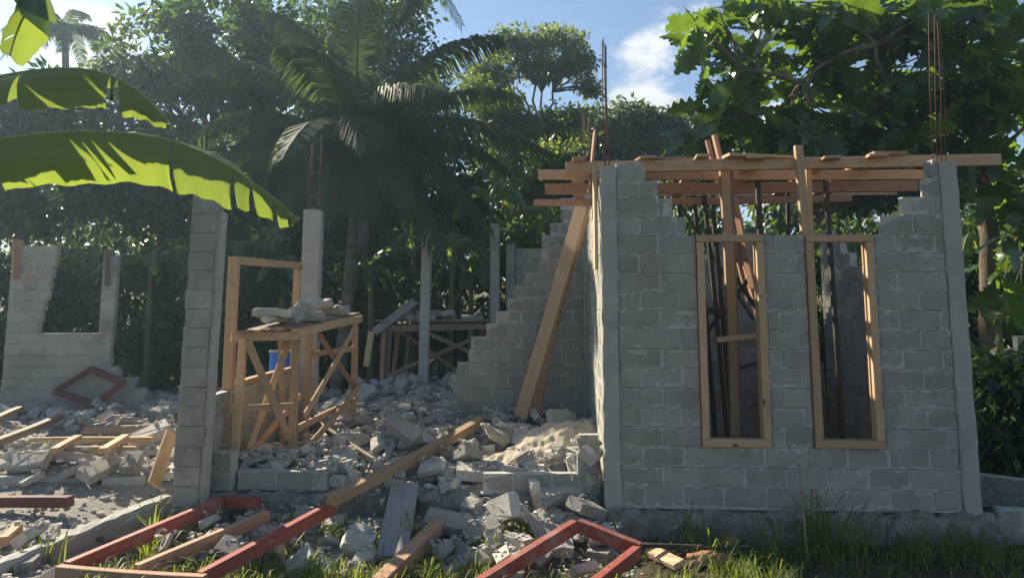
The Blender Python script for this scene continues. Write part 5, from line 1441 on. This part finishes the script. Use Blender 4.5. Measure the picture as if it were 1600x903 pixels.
# grass
def grass():
    nr = np.random.default_rng(3)
    def blades(x, y, h, w, lean, mat_name, nm, label):
        n = len(x); z = terrain(x, y) - .01
        az = nr.uniform(0, 6.283, n); ld = np.stack([np.cos(az), np.sin(az), np.zeros(n)], 1); sd = np.stack([-np.sin(az), np.cos(az), np.zeros(n)], 1)
        b = np.stack([x, y, z], 1); up = np.array([0, 0, 1.0])
        le = (lean * nr.uniform(.3, 1.3, n))[:, None]; h = h[:, None]; w = w[:, None]
        p1 = b + up * h * .5 + ld * h * le * .25; p2 = b + up * h * .85 + ld * h * le * .7; p3 = b + up * h * (1 - .25 * le) + ld * h * le * 1.25
        V = np.stack([b - sd * w * .5, b + sd * w * .5, p1 + sd * w * .45, p1 - sd * w * .45, p2 + sd * w * .3, p2 - sd * w * .3, p3 + sd * w * .04, p3 - sd * w * .04], 1).reshape(-1, 3)
        i = np.arange(n)[:, None] * 8
        F = np.concatenate([i + np.array([[0, 1, 2, 3]]), i + np.array([[3, 2, 4, 5]]), i + np.array([[5, 4, 6, 7]])])
        tag(obj(nm, mk_mesh(nm, V, F, mat_name)), label, 'grass', kind='stuff')
    X, Y, Hh, W = [], [], [], []
    def tufts(n, xr, yr, hr, per, spread, thr=0.0, seed=1):
        for _ in range(n):
            cx_, cy_ = nr.uniform(*xr), nr.uniform(*yr)
            if float(vnoise(cx_, cy_, .7, seed)) < thr: continue
            lx, ly = house_local_xy(cx_, cy_)
            if 0 < lx < HWID and -.12 < ly: continue
            k = int(nr.integers(per // 2, per)); hh = nr.uniform(*hr)
            X.extend(cx_ + nr.normal(0, spread, k)); Y.extend(cy_ + nr.normal(0, spread, k)); Hh.extend(hh * nr.uniform(.5, 1.2, k)); W.extend(nr.uniform(.006, .013, k))
    tufts(780, (-3.35, 2.2), (5.0, 6.5), (.12, .30), 18, .06, .32)
    tufts(440, (1.0, 7.5), (4.6, 6.7), (.05, .18), 15, .07, .42)
    tufts(110, (1.2, 5.6), (6.7, 7.45), (.12, .38), 14, .06, .42)
    tufts(130, (-2.9, .9), (6.2, 7.4), (.10, .28), 16, .05, .45)
    tufts(200, (5.0, 9.0), (7, 14), (.1, .25), 16, .1, .3)
    for (px, py, hh, k) in ((245, 855, .42, 34), (235, 875, .30, 40), (70, 720, .22, 60), (60, 728, .2, 40), (155, 755, .25, 22), (180, 708, .16, 18), (75, 880, .3, 10), (420, 885, .3, 30), (545, 800, .22, 26), (330, 850, .2, 20), (640, 850, .3, 24), (760, 870, .28, 24), (1280, 858, .55, 26), (1310, 860, .55, 20), (1080, 856, .45, 16), (1262, 856, .5, 16), (1110, 880, .35, 14), (1200, 890, .4, 16), (1180, 870, .4, 10), (1340, 880, .45, 14), (1450, 890, .4, 16)):
        g = gz(px, py, 0)
        X.extend(g.x + nr.normal(0, .05, k)); Y.extend(g.y + nr.normal(0, .04, k)); Hh.extend(hh * nr.uniform(.5, 1.15, k)); W.extend(nr.uniform(.008, .018, k))
    blades(np.array(X), np.array(Y), np.array(Hh), np.array(W), .75, 'grass', 'grass', 'green grass tufts growing around the rubble and before the house')
    n = 1500; x = nr.uniform(-3.5, 7, n); y = nr.uniform(4.8, 7.2, n)
    blades(x, y, nr.uniform(.05, .22, n), nr.uniform(.004, .008, n), 1.3, 'grass_dry', 'dry_grass', 'dry straw-coloured blades scattered through the grass')
    # low ground cover
    nr2 = np.random.default_rng(8); n = 9000
    x = np.concatenate([nr2.uniform(-4, 8, n), nr2.uniform(-12, 10, n)]); y = np.concatenate([nr2.uniform(4.6, 7.6, n), nr2.uniform(17.5, 24, n)])
    lx, ly = house_local_xy(x, y)
    keep = ~((lx > 0) & (lx < HWID) & (ly > 0) & (ly < HDEP)) & (vnoise(x, y, .6, 9) > .38)
    x, y = x[keep], y[keep]; m = len(x)
    ax = nr2.normal(size=(m, 3)); ax[:, 2] = abs(ax[:, 2]) * .5 + .1; nm = np.tile([0, 0, 1.0], (m, 1)) + nr2.normal(size=(m, 3)) * .4
    L = nr2.uniform(.03, .09, m) * np.where(y > 15, 2.5, 1)
    V, F = leaf_arrays(np.stack([x, y, terrain(x, y) + .01], 1), ax, nm, L, L * .6)
    tag(obj('ground_cover', mk_mesh('ground_cover', V, F, 'leaf_a')), 'low weedy ground cover among the grass', 'weeds', kind='stuff')
grass()

# ------------------------------------------------------------------ thin air volume, added to stand in for the lens veil
def veil_haze():
    bm = bmesh.new(); bmesh.ops.create_cube(bm, size=1)
    bmesh.ops.recalc_face_normals(bm, faces=bm.faces); bm.verts.index_update()
    lo, hi = Vector((-90, -12, -3)), Vector((95, 62, 26))
    V = [tuple((lo[i] + hi[i]) / 2 + v.co[i] * (hi[i] - lo[i]) for i in range(3)) for v in bm.verts]; F = [tuple(v.index for v in f.verts) for f in bm.faces]
    bm.free()
    m = bpy.data.materials.new('veil_haze'); m.use_nodes = True; nt = m.node_tree; nt.nodes.clear()
    o_ = nt.nodes.new('ShaderNodeOutputMaterial'); v = nt.nodes.new('ShaderNodeVolumePrincipled')
    v.inputs['Density'].default_value = .0014; v.inputs['Anisotropy'].default_value = .5; v.inputs['Color'].default_value = (.55, .78, 1.0, 1)
    nt.links.new(v.outputs[0], o_.inputs['Volume'])
    tag(obj('veil_haze', mk_mesh('veil_haze', V, F, m)), 'thin air volume added over the clearing in place of the lens veil', 'veil_haze', kind='stuff')
veil_haze()
